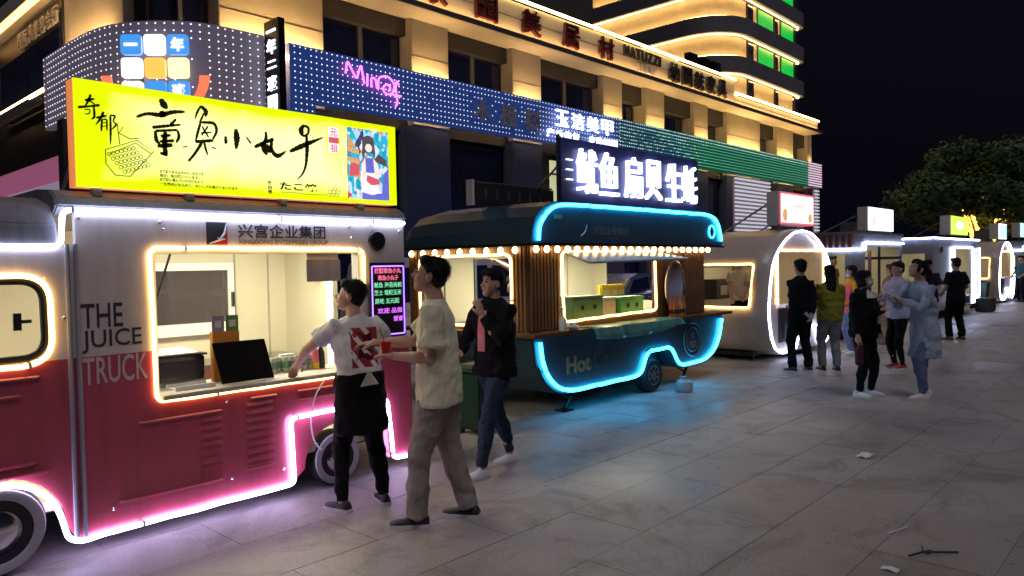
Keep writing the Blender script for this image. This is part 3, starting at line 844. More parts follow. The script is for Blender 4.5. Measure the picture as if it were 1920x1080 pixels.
# pressed ribs and louvres
for x0, x1, z in ((-.1, 1.28, 1.12), (-.1, 1.18, 1.02), (-.1, 1.25, .62), (-.1, 1.30, .56), (1.83, 2.38, .75), (1.70, 2.37, .27), (2.60, 2.80, .80), (2.98, 3.5, .80), (2.98, 3.5, .73)):
    y = F - .014 if x0 < 0 else F
    b = MB(); b.tube([(x0, y + .004, z), (x0 + .03, y - .006, z), (x1 - .03, y - .006, z), (x1, y + .004, z)], .011, 6); b.build('rib', 'truck_red', red1 if x0 < 0 else red2, smooth=True)
for i in range(9):
    for x0, x1 in ((2.56, 2.77), (2.22, 2.38)):
        if x0 < 2.3 and i in (0, 8): continue
        z = .30 + i*.057
        b = MB(); b.add([(x0, F, z - .014), (x1, F, z - .014), (x1 - .01, F - .010, z - .008), (x0 + .01, F - .010, z - .008), (x1, F, z + .018), (x0, F, z + .018)], [(0, 1, 2, 3), (3, 2, 4, 5), (0, 3, 5), (1, 4, 2)])
        b.build('louvre', 'truck_red', red2)
for x, z in ((2.0, 2.05), (2.02, 2.0), (1.52, 2.06), (3.48, 2.06), (3.50, 1.97), (3.98, 2.03), (2.42, .80), (2.44, .26), (1.66, .24), (2.84, .24), (1.42, 1.46)):
    b = MB(); b.ell((x, F - .004 if x > 1.5 else F - .016, z), (.011, .008, .011), 8, 6); b.build('rivet', 'chrome', side)
# lettering
for s_, x0, x1, z0, z1, m, y in (('THE', 1.515, 1.755, 1.385, 1.535, 'print_dark', F), ('JUICE', 1.515, 1.865, 1.23, 1.372, 'print_dark', F), ('TRUCK', 1.515, 1.895, 1.035, 1.205, 'print_pale', F),
        ('兴宫企业集团', 2.54, 3.255, 1.955, 2.055, 'print_dark', F), ('XINGGONG ENTERPRISES GROUP', 2.54, 3.275, 1.908, 1.943, 'print_gold', F)):
    b = MB(); put_text(b, s_, (x0, y - .0005, z0), UX, UZ, x1 - x0, z1 - z0, .002, .008); b.build('lettering', m, side if m != 'print_pale' else red2)
b = MB(); b.box(2.31, 2.46, F - .002, F - .0003, 1.905, 2.06); lg = b.build('logo_mark', 'print_dark', side)
b = MB(); b.add([(2.345, F - .0032, 1.906), (2.459, F - .0032, 1.906), (2.459, F - .0032, 2.02), (2.41, F - .0032, 1.95)], [(0, 1, 2, 3)]); b.build('logo_red', 'print_red', lg)
b = MB(); b.tube(xz([(2.33, 1.912), (2.40, 1.935), (2.44, 1.985), (2.455, 2.055)], F - .004), .007, 6, radii=[.003, .008, .009, .003]); b.tube(xz([(2.385, 1.955), (2.41, 1.94), (2.445, 1.945)], F - .004), .005, 5, radii=[.002, .008, .002]); b.build('logo_swoosh', 'card_white', lg)
b = MB(); b.lathe([(0, F - .02), (.07, F - .022), (.085, F - .01), (.088, F - .001)], (3.745, 0, 1.95), 'y', 24); b.build('speaker', 'paint_black', t1, smooth=True)
# serving window, counter and inside
b = MB(); b.box(1.965, 3.58, 4.93, 5.42, .885, .915); b.build('counter', 'counter_cream', t1, bevel=.004)
b = MB(); b.box(1.935, 1.965, F + .0, F + .09, .915, 1.88); b.box(3.555, 3.59, F + .0, F + .09, .915, 1.88); b.box(1.965, 3.555, F, F + .09, 1.845, 1.88); b.build('window_frame', 'plastic_white', t1)
b = MB(); b.tube([(2.075, 5.03, 1.84), (2.02, 5.25, 1.42)], .008, 6); b.build('gas_strut', 'paint_black', t1)
b = MB(); b.box(2.5, 3.42, 6.84, 6.89, 1.13, 1.24); b.box(2.5, 3.42, 6.84, 6.89, 1.73, 1.80); b.box(2.5, 2.56, 6.84, 6.89, 1.24, 1.73); b.box(3.36, 3.42, 6.84, 6.89, 1.24, 1.73); iw = b.build('back_window_frame', 'plastic_white', t1)
b = MB(); b.box(2.56, 3.36, 6.86, 6.868, 1.24, 1.73); b.build('pane', 'smoky_glass', iw)
b = MB(); b.box(3.385, 3.40, 6.80, 6.838, 1.38, 1.52); b.build('handle', 'paint_black', iw)
for x in (3.45, 3.80):
    b = MB(); b.box(x, x + .012, 6.885, 6.899, .4, 2.05); b.build('wall_seam', 'interior_seam', t1)
b = MB(); b.box(3.985, 3.999, 6.06, 6.13, .6, 1.94); b.build('door_jamb_light', 'jamb_blue', t1)
b = MB(); b.box(3.93, 3.94, 6.2, 6.27, 1.62, 1.72); b.build('sticker', 'card_purple', t1)
b = MB(); b.box(2.05, 3.9, 6.35, 6.84, .86, .90); b.box(2.05, 3.9, 6.4, 6.84, .36, .86); b.build('back_counter', 'steel', t1)
wheel(t1, 1.04, F - .02, .26); wheel(t1, 3.33, F - .005 + .03, .215)
# far side wheels
wheel(t1, 1.04, 6.6, .26); wheel(t1, 3.33, 6.6, .215)
b = MB(); b.box(-.2, 4.0, 5.3, 6.7, .22, .30); b.build('chassis', 'paint_black', t1)
# things in the window
g = root('griddle', (2.2, 5.5, .90), 'steel griddle cooker with papers on top, left in the juice truck window', 'cooker')
b = MB(); b.box(2.03, 2.40, 5.28, 5.75, .916, 1.12); b.build('body', 'steel', g, bevel=.01)
b = MB(); b.box(2.05, 2.38, 5.272, 5.279, .95, 1.09); b.build('door_glass', 'smoky_glass', g)
b = MB(); b.box(2.02, 2.41, 5.26, 5.76, 1.121, 1.135); b.build('lid', 'paint_black', g)
b = MB(); b.add([(2.04, 5.3, 1.14), (2.36, 5.28, 1.142), (2.38, 5.6, 1.16), (2.05, 5.62, 1.15)], [(0, 1, 2, 3)]); b.build('paper', 'card_white', g)
for x in (2.06, 2.36):
    b = MB(); b.cyl((x, 5.262, 1.0), (x, 5.24, 1.0), .015); b.build('knob', 'paint_black', g)
cbd = root('menu_blackboard', (2.6, 5.05, .916), 'plain black menu board leaning on the juice truck counter', 'board')
b = MB(); b.obox((2.605, 5.10, 1.065), (.20, 0, 0), (0, .008, 0), (-.02, .03, .145)); b.build('panel', 'board_matte', cbd, bevel=.003)
b = MB(); b.obox((2.60, 5.19, 1.02), (.012, 0, 0), (0, .006, 0), (0, -.05, .11)); b.build('stand_leg', 'metal_black', cbd)
pc = root('payment_stand', (2.55, 5.25, .916), 'stand with a purple and a green card on an orange base', 'card stand')
b = MB(); b.box(2.44, 2.645, 5.23, 5.28, .916, 1.28); b.build('base', 'orange_plastic', pc, bevel=.004)
for x0, x1, m in ((2.445, 2.535, 'card_purple'), (2.55, 2.645, 'card_green')):
    b = MB(); b.box(x0, x1, 5.245, 5.252, 1.28, 1.395); c_ = b.build('card', m, pc)
    b = MB(); b.box(x0 + .022, x1 - .022, 5.2435, 5.2445, 1.31, 1.36); b.build('card_print', 'card_white', c_)
for i in range(7):
    x = 2.93 + i*.055 + (.004 if i % 2 else 0); y = 5.28 + (.03 if i % 3 == 1 else 0)
    c_ = root('drink_can', (x, y, .916), ['first drink can beside the black menu board', 'second drink can from the black menu board', 'third drink can from the black menu board', 'middle drink can of the row on the counter', 'third drink can from the right of the row', 'second drink can from the right of the row', 'last drink can of the row beside the sauce bottles'][i], 'can', 'drink cans on the juice truck counter')
    b = MB(); b.lathe([(.018, .916), (.025, .922), (.026, .93), (.026, 1.025), (.020, 1.036), (.0, 1.034)], (x, y, 0), 'z', 14); b.build('body', 'can_metal', c_, smooth=True)
    b = MB(); b.lathe([(.027, .95), (.0272, .952), (.0272, 1.0), (.027, 1.002)], (x, y, 0), 'z', 14); b.build('print_band', 'print_grey' if i % 2 else 'mint', c_, smooth=True)
for i, (x, m, lab) in enumerate(((3.29, 'yellow_plastic', 'yellow topped pink sauce bottle on the juice truck counter'), (3.345, 'paint_black', 'dark slim sauce bottle on the juice truck counter'))):
    c_ = root('sauce_bottle', (x, 5.25, .916), lab, 'bottle')
    b = MB(); b.lathe([(.03, .916), (.032, .93), (.032, 1.04), (.012, 1.09), (.010, 1.13), (0, 1.132)], (x, 5.25, 0), 'z', 14); b.build('body', 'pink_plastic' if i == 0 else 'paint_black', c_, smooth=True)
    b = MB(); b.lathe([(.034, .92), (.034, .965), (.033, .967)], (x, 5.25, 0), 'z', 14); b.build('band', m, c_)
nt_ = root('paper_notice', (3.24, 5.02, 1.62), 'grey paper notice hanging in the top of the juice truck window', 'notice')
b = MB(); n = 6
b.loft([[(3.09 + .31*i/n, 5.015 + .008*math.sin(i*1.3), 1.795), (3.09 + .31*i/n, 5.01 + .012*math.sin(i*1.3 + .5), 1.625)] for i in range(n + 1)], False); b.build('sheet', 'paper_grey', nt_)
b = MB(); b.box(3.1, 3.38, 5.02, 5.03, 1.795, 1.845); b.build('tape', 'card_white', nt_)
# small clutter on and behind the counter
g = root('tray', (2.24, 5.12, .916), 'small white tray at the left end of the juice truck counter', 'tray')
b = MB(); b.box(2.10, 2.36, 5.06, 5.20, .917, .925); b.build('base', 'card_white', g)
for y0, y1, x0, x1 in ((5.05, 5.06, 2.09, 2.37), (5.20, 5.21, 2.09, 2.37)): b = MB(); b.box(x0, x1, y0, y1, .917, .945); b.build('rim', 'card_white', g)
g = root('paper_cup_stack', (2.0 + .85, 5.33, .916), 'stack of white paper cups behind the black menu board', 'cups')
for k in range(6): b = MB(); b.lathe([(.030, .917 + k*.035), (.040, 1.0 + k*.035), (.042, 1.003 + k*.035), (.039, 1.0 + k*.035), (.0, .95 + k*.035)], (2.86, 5.33, 0), 'z', 16); b.build('cup', 'card_white', g, smooth=True)
g = root('napkin_box', (3.10, 5.37, .916), 'low steel napkin box behind the drink cans', 'box')
b = MB(); b.box(3.02, 3.2, 5.335, 5.41, .917, 1.02); b.build('case', 'steel', g, bevel=.006)
b = MB(); b.box(3.05, 3.17, 5.35, 5.40, 1.021, 1.045); b.build('napkins', 'card_white', g)
# LED menu board
mb_ = root('led_menu_board', (3.78, 4.96, 1.15), 'black hanging menu board with violet border and coloured handwriting', 'menu board')
b = MB(); b.box(3.62, 3.985, 4.935, 4.965, 1.15, 1.765); b.build('panel', 'paint_black', mb_, bevel=.004)
b = MB(); b.tube(rounded(xz([(3.64, 1.735), (3.965, 1.735), (3.965, 1.17), (3.64, 1.17)], 4.932), .01, 2, True), .006, 6, True); b.build('light_border', 'screen_violet', mb_)
for s_, x0, x1, z0, m in (('招牌章鱼小丸', 3.665, 3.94, 1.675, 'menu_pink'), ('章鱼小丸子', 3.70, 3.91, 1.617, 'menu_pink'), ('鱿鱼 海苔肉松', 3.66, 3.945, 1.558, 'menu_green'), ('芝士 培根玉米', 3.66, 3.94, 1.495, 'menu_green'), ('原味 五元起', 3.665, 3.915, 1.425, 'menu_green'), ('欢迎 品尝', 3.69, 3.945, 1.345, 'menu_violet'), ('谢谢', 3.85, 3.95, 1.275, 'menu_violet')):
    b = MB(); put_text(b, s_, (x0, 4.9345, z0), UX, UZ, x1 - x0, .046, .002, .02); b.build('writing', m, mb_)
# yellow light box
yl = root('sign_light_box', (2.7, 5.05, 2.26), 'big yellow light box with brush characters on the juice truck roof', 'sign')
b = MB(); b.box(1.515, 3.955, 5.0, 5.12, 2.25, 2.905); b.build('case', 'lightbox_side', yl)
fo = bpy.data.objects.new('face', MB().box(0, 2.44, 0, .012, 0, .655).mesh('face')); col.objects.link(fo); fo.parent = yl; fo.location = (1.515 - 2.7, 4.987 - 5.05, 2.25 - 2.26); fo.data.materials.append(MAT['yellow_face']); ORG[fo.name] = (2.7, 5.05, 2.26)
STROKES = {
    '奇': [[(1.576,2.776,0.0087),(1.63,2.793,0.0075)],[(1.61,2.817,0.0075),(1.597,2.777,0.0075),(1.574,2.736,0.0037)],[(1.602,2.778,0.0062),(1.632,2.76,0.005)],[(1.537,2.729,0.0099),(1.596,2.742,0.0062),(1.659,2.759,0.0088)],[(1.571,2.719,0.0037),(1.605,2.727,0.0037),(1.6,2.697,0.0037),(1.572,2.693,0.0037)],[(1.626,2.749,0.0063),(1.627,2.679,0.0075),(1.608,2.665,0.0031)]],
    '郁': [[(1.637,2.678,0.0075),(1.697,2.699,0.0063)],[(1.68,2.721,0.0076),(1.659,2.672,0.0076),(1.632,2.634,0.0031)],[(1.669,2.673,0.0063),(1.663,2.6,0.0063)],[(1.669,2.671,0.0044),(1.698,2.679,0.0051),(1.695,2.607,0.0051)],[(1.671,2.652,0.0032),(1.694,2.657,0.0032)],[(1.67,2.63,0.0032),(1.693,2.635,0.0032)],[(1.718,2.705,0.0057),(1.717,2.603,0.007),(1.713,2.523,0.0032)],[(1.718,2.705,0.0051),(1.75,2.706,0.0058),(1.73,2.67,0.0038),(1.754,2.651,0.0058),(1.725,2.619,0.0038)]],
    '章': [[(2.028,2.853,0.0147),(2.046,2.818,0.0254),(2.069,2.795,0.0121)],[(1.874,2.715,0.0091),(1.941,2.749,0.0105),(2.024,2.743,0.016),(2.1,2.779,0.0135),(2.184,2.79,0.0082)],[(2.031,2.776,0.02),(2.043,2.734,0.0227)],[(2.124,2.735,0.0068),(2.085,2.687,0.0121)],[(1.969,2.66,0.0106),(2.039,2.676,0.0107),(2.153,2.701,0.0068)],[(1.987,2.64,0.0106),(1.991,2.578,0.0133),(2.015,2.555,0.0067)],[(1.989,2.64,0.0093),(2.131,2.663,0.0081)],[(2.131,2.661,0.0081),(2.143,2.62,0.0109),(2.12,2.578,0.0081)],[(2.02,2.61,0.0093),(2.085,2.623,0.0094)],[(2.013,2.574,0.0093),(2.107,2.59,0.0108)],[(2.052,2.642,0.0147),(2.041,2.56,0.0174),(2.052,2.482,0.0134)],[(1.998,2.542,0.012),(2.095,2.56,0.0149)],[(2.014,2.499,0.012),(2.058,2.494,0.0107)],[(2.16,2.553,0.0041),(2.193,2.56,0.0055)]],
    '鱼': [[(2.294,2.845,0.0069),(2.266,2.799,0.0083),(2.25,2.747,0.0034)],[(2.294,2.845,0.0097),(2.332,2.814,0.0167),(2.324,2.775,0.0056)],[(2.315,2.8,0.007),(2.281,2.729,0.0069)],[(2.288,2.734,0.0083),(2.388,2.743,0.0113),(2.404,2.687,0.0099),(2.369,2.627,0.007)],[(2.288,2.73,0.0083),(2.268,2.668,0.0097),(2.251,2.604,0.0069)],[(2.247,2.598,0.0111),(2.374,2.62,0.0113)],[(2.297,2.708,0.0063),(2.341,2.638,0.0063)],[(2.339,2.713,0.0063),(2.293,2.645,0.0063)],[(2.286,2.661,0.0055),(2.363,2.674,0.0056)],[(2.294,2.599,0.0111),(2.247,2.522,0.0097),(2.197,2.462,0.0082)],[(2.309,2.601,0.0084),(2.319,2.553,0.0084),(2.331,2.516,0.0056)],[(2.36,2.572,0.0056),(2.391,2.566,0.0056)]],
    '小': [[(2.462,2.66,0.01),(2.464,2.617,0.0128),(2.453,2.609,0.0043)],[(2.539,2.719,0.0144),(2.546,2.657,0.0245),(2.537,2.579,0.0101)],[(2.614,2.674,0.0044),(2.651,2.629,0.0088)]],
    '丸': [[(2.767,2.727,0.0089),(2.772,2.676,0.0134),(2.739,2.632,0.0104)],[(2.677,2.606,0.0132),(2.756,2.649,0.0134),(2.83,2.68,0.0135)],[(2.725,2.626,0.0148),(2.769,2.612,0.0297),(2.81,2.59,0.0254)],[(2.816,2.671,0.0105),(2.802,2.602,0.0149),(2.852,2.551,0.018),(2.908,2.587,0.0091),(2.926,2.604,0.003)],[(2.733,2.602,0.0103),(2.774,2.561,0.0149)]],
    '子': [[(3.084,2.816,0.0093),(3.053,2.772,0.0231),(3.071,2.73,0.0139)],[(3.081,2.811,0.0093),(3.127,2.802,0.0109),(3.119,2.747,0.0093),(3.071,2.727,0.0093)],[(2.958,2.602,0.0122),(3.046,2.647,0.02),(3.142,2.691,0.0156),(3.247,2.739,0.0047)],[(3.103,2.74,0.0109),(3.108,2.647,0.0171),(3.093,2.511,0.0109),(3.062,2.441,0.0077),(3.011,2.397,0.0031)]],
}
for ch, sts in STROKES.items():
    b = MB()
    for st in sts:
        pts = rounded([(x, z, 0) for x, z, r in st], .05, 4) if len(st) > 2 else [Vector((x, z, 0)) for x, z, r in st]
        # radius follows the nearest control points
        cs = [Vector((x, z, 0)) for x, z, r in st]; Ls = [0]
        for i in range(1, len(cs)): Ls.append(Ls[-1] + (cs[i] - cs[i-1]).length)
        acc = 0; left = []; right = []; n = 14
        dense = []
        for i in range(len(pts) - 1):
            k = max(2, int((pts[i+1] - pts[i]).length/.012))
            for j in range(k): dense.append(pts[i].lerp(pts[i+1], j/k))
        dense.append(pts[-1]); tot = sum((dense[i+1] - dense[i]).length for i in range(len(dense) - 1)) or 1
        a = 0
        for i, p in enumerate(dense):
            if i: a += (p - dense[i-1]).length
            s_ = a/tot*Ls[-1]; rr = np.interp(s_, Ls, [q[2] for q in st])*(1 + .12*math.sin(i*2.1 + len(dense)))
            e_ = min(1, (min(a, tot - a) + .3*rr)/(rr + 1e-6)); rr *= .35 + .65*math.sqrt(max(0, e_)) if e_ < 1 else 1
            t = (dense[min(i+1, len(dense)-1)] - dense[max(i-1, 0)]).normalized(); nn = Vector((-t.y, t.x, 0))
            left.append(p + nn*rr); right.append(p - nn*rr)
        ring = [[(l.x, 4.9845, l.y), (r.x, 4.9845, r.y), (r.x, 4.9862, r.y), (l.x, 4.9862, l.y)] for l, r in zip(left, right)]
        b.loft(ring)
    b.build('brush_character', 'brush_ink', yl)
b = MB()
def ring2(cx, cz, rx, rz, w_): b.tube([(cx + rx*math.cos(t), 4.985, cz + rz*math.sin(t)) for t in [2*math.pi*k/10 for k in range(10)]], w_, 4, True)
for i in range(7):
    for j in range(5):
        u_, v_ = (i + .5)/7, (j + .5)/5
        x = 1.70 + .17*u_ + .11*v_ - .02; z = 2.47 + .06*u_ - .12*v_*1.05
        ring2(x, z, .0115, .0115, .0022)
for L_ in ([(1.683, 2.489), (1.751, 2.516), (1.869, 2.566), (1.972, 2.504), (1.824, 2.333), (1.735, 2.334), (1.683, 2.401), (1.683, 2.489)], [(1.70, 2.46), (1.862, 2.548), (1.955, 2.49)], [(1.756, 2.663), (1.767, 2.531)], [(1.79, 2.64), (1.765, 2.60), (1.83, 2.57), (1.88, 2.58)]):
    b.tube(xz(L_, 4.985), .003, 4)
b.build('pan_drawing', 'brush_ink', yl)
for s_, x0, x1, z0, z1, of in (('お客様であるはずのたこ焼きです', 2.007, 2.30, 2.370, 2.392, .02), ('毎日、毎日焼いています。', 2.007, 2.27, 2.344, 2.366, .02), ('お客様に喜んでいただけるよう', 2.006, 2.29, 2.318, 2.340, .02), ('一生懸命心を込めて、おいしさを届けてまいります', 2.006, 2.54, 2.289, 2.311, .02), ('たこ焼', 2.868, 3.185, 2.312, 2.374, .03), ('味', 2.772, 2.805, 2.345, 2.375, .02), ('自', 2.774, 2.803, 2.312, 2.340, .02), ('慢', 2.772, 2.806, 2.279, 2.307, .02)):
    b = MB(); put_text(b, s_, (x0, 4.9866, z0), UX, UZ, x1 - x0, z1 - z0, .0015, of); b.build('lettering', 'brush_ink', yl)
b = MB(); b.tube(rounded(xz([(2.88, 2.295), (3.0, 2.30), (3.1, 2.29), (3.27, 2.298)], 4.985), .05), .002, 4)
for k in range(9): ring2(3.29 + .035*(k % 3) + .01*(k//3), 2.30 + .024*(k//3), .017, .014, .0016)
b.build('ball_drawing', 'brush_ink', yl)
b = MB(); b.box(3.28, 3.405, 4.984, 4.9865, 2.612, 2.843); bg = b.build('badge', 'lightbox_yellow', yl)
b = MB(); b.box(3.296, 3.39, 4.982, 4.9838, 2.628, 2.828); b.build('badge_field', 'pic_white', bg)
b = MB(); b.box(3.297, 3.389, 4.980, 4.9818, 2.705, 2.75); b.build('badge_stripe', 'pic_red', bg)
for s_, z0 in (('元', 2.757), ('祖', 2.635)):
    b = MB(); put_text(b, s_, (3.31, 4.9818, z0), UX, UZ, .066, .062, .0015, .01); b.build('lettering', 'pic_red', bg)
# printed picture: a shop street with a girl in blue and white
def street_print():
    m, nt, b_ = _nodes('pic_street'); N, L = nt.nodes, nt.links
    tc_ = N.new('ShaderNodeTexCoord').outputs['Object']; mp = N.new('ShaderNodeMapping'); mp.inputs['Scale'].default_value = (1.0, 1, .7); L.new(tc_, mp.inputs['Vector'])
    vo = N.new('ShaderNodeTexVoronoi'); vo.inputs['Scale'].default_value = 26; vo.distance = 'MANHATTAN'; L.new(mp.outputs['Vector'], vo.inputs['Vector'])
    sp = N.new('ShaderNodeSeparateColor'); L.new(vo.outputs['Color'], sp.inputs[0])
    r = N.new('ShaderNodeValToRGB'); r.color_ramp.interpolation = 'CONSTANT'
    cs = [(0, (.03, .55, .75)), (.3, (.55, .80, .95)), (.5, (.85, .88, .95)), (.66, (.02, .40, .62)), (.80, (.85, .40, .12)), (.88, (.75, .06, .08)), (.94, (.05, .06, .2))]
    while len(r.color_ramp.elements) < len(cs): r.color_ramp.elements.new(.5)
    for e_, (p_, c_) in zip(r.color_ramp.elements, cs): e_.position = p_; e_.color = c_ + (1,)
    L.new(sp.outputs[0], r.inputs['Fac']); L.new(r.outputs['Color'], b_.inputs['Emission Color']); L.new(r.outputs['Color'], b_.inputs['Base Color']); b_.inputs['Emission Strength'].default_value = .85
    m.cycles.emission_sampling = 'NONE'; MAT['pic_street'] = m
street_print()
P_ = lambda pts, m, y, nm='picture_patch': MB().prism(pts, y, y + .0012).build(nm, m, pic)
b = MB(); b.box(3.465, 3.875, 4.984, 4.9865, 2.282, 2.85); pic = b.build('printed_picture', 'pic_street', yl)
for z in (2.66, 2.58): P_([(3.467, z), (3.58, z - .02), (3.58, z + .02), (3.467, z + .035)], 'pic_orange', 4.981)
P_([(3.48, 2.46), (3.575, 2.47), (3.585, 2.56), (3.485, 2.55)], 'pic_red', 4.981)
P_([(3.79, 2.283), (3.873, 2.283), (3.873, 2.55), (3.82, 2.50)], 'pic_blue', 4.9825)
P_([(3.60, 2.283), (3.873, 2.283), (3.873, 2.33), (3.60, 2.35)], 'pic_blue', 4.981)
P_(arc(3.67, 2.74, .062, 200, -20) + [(3.738, 2.67), (3.728, 2.60), (3.71, 2.66), (3.635, 2.66), (3.618, 2.59), (3.604, 2.66)], 'pic_dark', 4.9795)
P_([(3.72, 2.60), (3.86, 2.56), (3.85, 2.62), (3.77, 2.66)], 'pic_dark', 4.9815)
P_(arc(3.672, 2.70, .034, 0, 360, 12)[:-1], 'pic_skin', 4.978)
P_([(3.632, 2.62), (3.715, 2.62), (3.73, 2.50), (3.62, 2.50)], 'pic_blue', 4.978)
P_([(3.715, 2.62), (3.755, 2.58), (3.785, 2.48), (3.745, 2.44), (3.725, 2.50)], 'pic_skin', 4.9775)
P_([(3.635, 2.62), (3.60, 2.56), (3.60, 2.46), (3.63, 2.44), (3.64, 2.52)], 'pic_skin', 4.9775)
P_([(3.62, 2.50), (3.735, 2.50), (3.775, 2.34), (3.70, 2.32), (3.60, 2.34)], 'pic_white', 4.9785)
P_([(3.65, 2.48), (3.77, 2.45), (3.775, 2.41), (3.69, 2.40), (3.64, 2.43)], 'pic_red', 4.9765)
for x in (1.62, 2.2, 2.9, 3.6):
    b = MB(); b.box(x, x + .05, 5.03, 5.10, 2.2, 2.25); b.build('foot', 'metal_grey', yl)
    b = MB(); b.tube([(x + .02, 5.10, 2.75), (x + .02, 5.75, 2.255)], .012, 6); b.build('brace', 'metal_grey', yl)
# ------------------------------------------------------------------ dark teal coffee trailer
F = 5.3
t2 = root('food_truck', (8.2, F, 0), 'dark teal coffee trailer with cyan neon outline and wooden counter', 'food truck', 'food trucks parked in a row')
low = [(6.02, .93), (6.06, .62)] + [(6.6 + .52*math.cos(R(a)), .77 + .53*math.sin(R(a))) for a in range(200, 271, 14)] + [(7.95, .24), (8.12, .27), (8.24, .54), (8.30, .60), (8.84, .60), (8.90, .54), (9.06, .28), (9.18, .245), (9.6, .245)] + [(9.75 + .6*math.cos(R(a)), .80 + .56*math.sin(R(a))) for a in range(280, 356, 15)] + [(10.38, .93)]
b = MB(); b.prism(low, F + .005, 7.4); b.build('lower_body', 'teal_dark', t2, bevel=.012)
b = MB(); b.box(8.1, 9.15, F + .25, 7.2, .3, .62); b.build('wheel_well', 'paint_black', t2)
b = MB(); b.box(5.90, 10.42, F - .14, F + .18, .935, .975); b.box(5.90, 6.14, F + .18, 7.45, .935, .975); b.build('counter', 'wood_dark', t2, bevel=.006)
W0, W1 = F + .08, F + .12
b = MB()
b.box(6.05, 6.60, W0, W1, .98, 1.95); b.box(8.60, 9.95, W0, W1, .98, 1.95); b.box(6.60, 8.60, W0, W1, 1.87, 1.95); b.box(6.60, 8.60, W0, W1, .98, 1.045)
b.box(6.05, 6.09, W1, 5.62, .98, 1.95); b.box(6.05, 6.09, 7.16, 7.4, .98, 1.95); b.box(6.05, 6.09, 5.62, 7.16, 1.84, 1.95); b.box(6.05, 6.09, 5.62, 7.16, .98, 1.02)
b.build('cladding', 'wood_dark', t2)
# battens on the corner column and on the right column
batten = MB().box(-.021, .021, -.02, 0, .985, 1.93).mesh('batten', bevel=.005); batten.materials.append(MAT['wood_slat'])
def put_batten(x, y, rz):
    o = bpy.data.objects.new('batten', batten); col.objects.link(o); o.parent = t2; o.location = (x - 8.2, y - F, 0); o.rotation_euler = (0, 0, rz)
for i in range(9): put_batten(6.09 + i*.058, W0, 0)
for i in range(4): put_batten(6.05, 5.42 + i*.058, -math.pi/2)
for i in range(4): put_batten(6.05, 7.19 + i*.058, -math.pi/2)
for i in range(23):
    x = 8.64 + i*.058
    if not 8.80 < x < 9.37: put_batten(x, W0, 0)
batten2 = MB().box(-.021, .021, -.02, 0, 1.875, 1.945).mesh('batten', bevel=.005); batten2.materials.append(MAT['wood_slat'])
for i in range(34):
    o = bpy.data.objects.new('batten', batten2); col.objects.link(o); o.parent = t2; o.location = (6.62 + i*.058 - 8.2, W0 - F, 0)
# inside
b = MB()
b.box(6.09, 7.15, 7.36, 7.4, .6, 1.95); b.box(8.55, 9.95, 7.36, 7.4, .6, 1.95); b.box(7.15, 8.55, 7.36, 7.4, .6, 1.0); b.box(7.15, 8.55, 7.36, 7.4, 1.82, 1.95); b.box(6.09, 9.95, W1, 7.36, .60, .64); b.box(9.91, 9.95, W1, 6.18, .64, 1.95); b.box(9.91, 9.95, 7.12, 7.36, .64, 1.95); b.box(9.91, 9.95, 6.18, 7.12, .64, 1.14); b.box(9.91, 9.95, 6.18, 7.12, 1.75, 1.95)
b.build('inner_shell', 'interior_white', t2)
can_lamp(t2, 6.6, 9.6, 6.2, 6.5, 1.945)
b = MB(); b.box(6.7, 8.6, 5.44, 5.8, 1.0, 1.05); b.build('inner_counter', 'wood_slat', t2)
b = MB(); b.box(6.5, 9.6, 6.95, 7.33, .64, .98); b.build('back_counter', 'steel', t2)
b = MB(); b.box(7.15, 7.19, 7.34, 7.359, 1.0, 1.82); b.box(8.51, 8.55, 7.34, 7.359, 1.0, 1.82); b.build('back_window_frame', 'teal_roof', t2)
for x in (6.6, 9.2): b = MB(); b.box(x, x + .015, 7.345, 7.359, .7, 1.94); b.build('wall_seam', 'interior_seam', t2)
# roof
ro_ = [(5.98, 1.955), (6.0, 2.1), (6.06, 2.25), (6.18, 2.36), (6.40, 2.425), (6.8, 2.44), (9.6, 2.46), (9.95, 2.44), (10.15, 2.36), (10.27, 2.22), (10.33, 2.05), (10.33, 1.955)]
b = MB()
rings = []
for y, s_, dz in ((F - .03, 1.0, 0), (F + .3, 1.0, .01), (7.0, 1.0, .01), (7.35, .99, -.03), (7.5, .97, -.12)):
    cx = 8.15; rings.append([(cx + (x - cx)*s_, y, 1.955 + (z - 1.955)*(1 + dz/.5)) for x, z in ro_])
b.loft(rings); b.build('roof', 'teal_roof', t2, bevel=.008)
b = MB(); b.box(5.96, 10.35, F - .05, 7.5, 1.93, 1.953); b.build('roof_edge', 'paint_black', t2)
neon(t2, xz([(6.09, 1.99), (6.10, 2.15), (6.25, 2.31), (6.42, 2.385), (6.7, 2.40), (8.0, 2.405), (9.85, 2.405), (10.08, 2.36), (10.20, 2.24), (10.27, 2.03)], F - .05), .02, 'neon_cyan', .12)
neon(t2, xz([(6.12, .87), (6.15, .65), (6.25, .47), (6.42, .33), (6.66, .27), (7.98, .275), (8.11, .31), (8.25, .565), (8.85, .575), (9.03, .33), (9.18, .285), (9.78, .30), (10.05, .40), (10.22, .58), (10.31, .86)], F - .02), .022, 'neon_cyan', .12)
neon(t2, xz([(6.60, 1.865), (8.575, 1.87), (8.60, 1.09), (6.63, 1.06)], W0 - .03), .016, 'neon_warm', .07, True)
neon(t2, [(6.015, 5.60, 1.845), (6.015, 7.16, 1.845), (6.015, 7.16, 1.03), (6.015, 5.60, 1.03)], .016, 'neon_warm', .10, True)
bulb = MB().ell((0, 0, 0), (.034, .034, .040), 12, 8).mesh('bulb', smooth=True); bulb.materials.append(MAT['bulb_warm'])
def put_bulb(x, y, z):
    o = bpy.data.objects.new('bulb', bulb); col.objects.link(o); o.parent = t2; o.location = (x - 8.2, y - F, z)
for i in range(22): put_bulb(6.10 + i*.183, F + .0, 1.895)
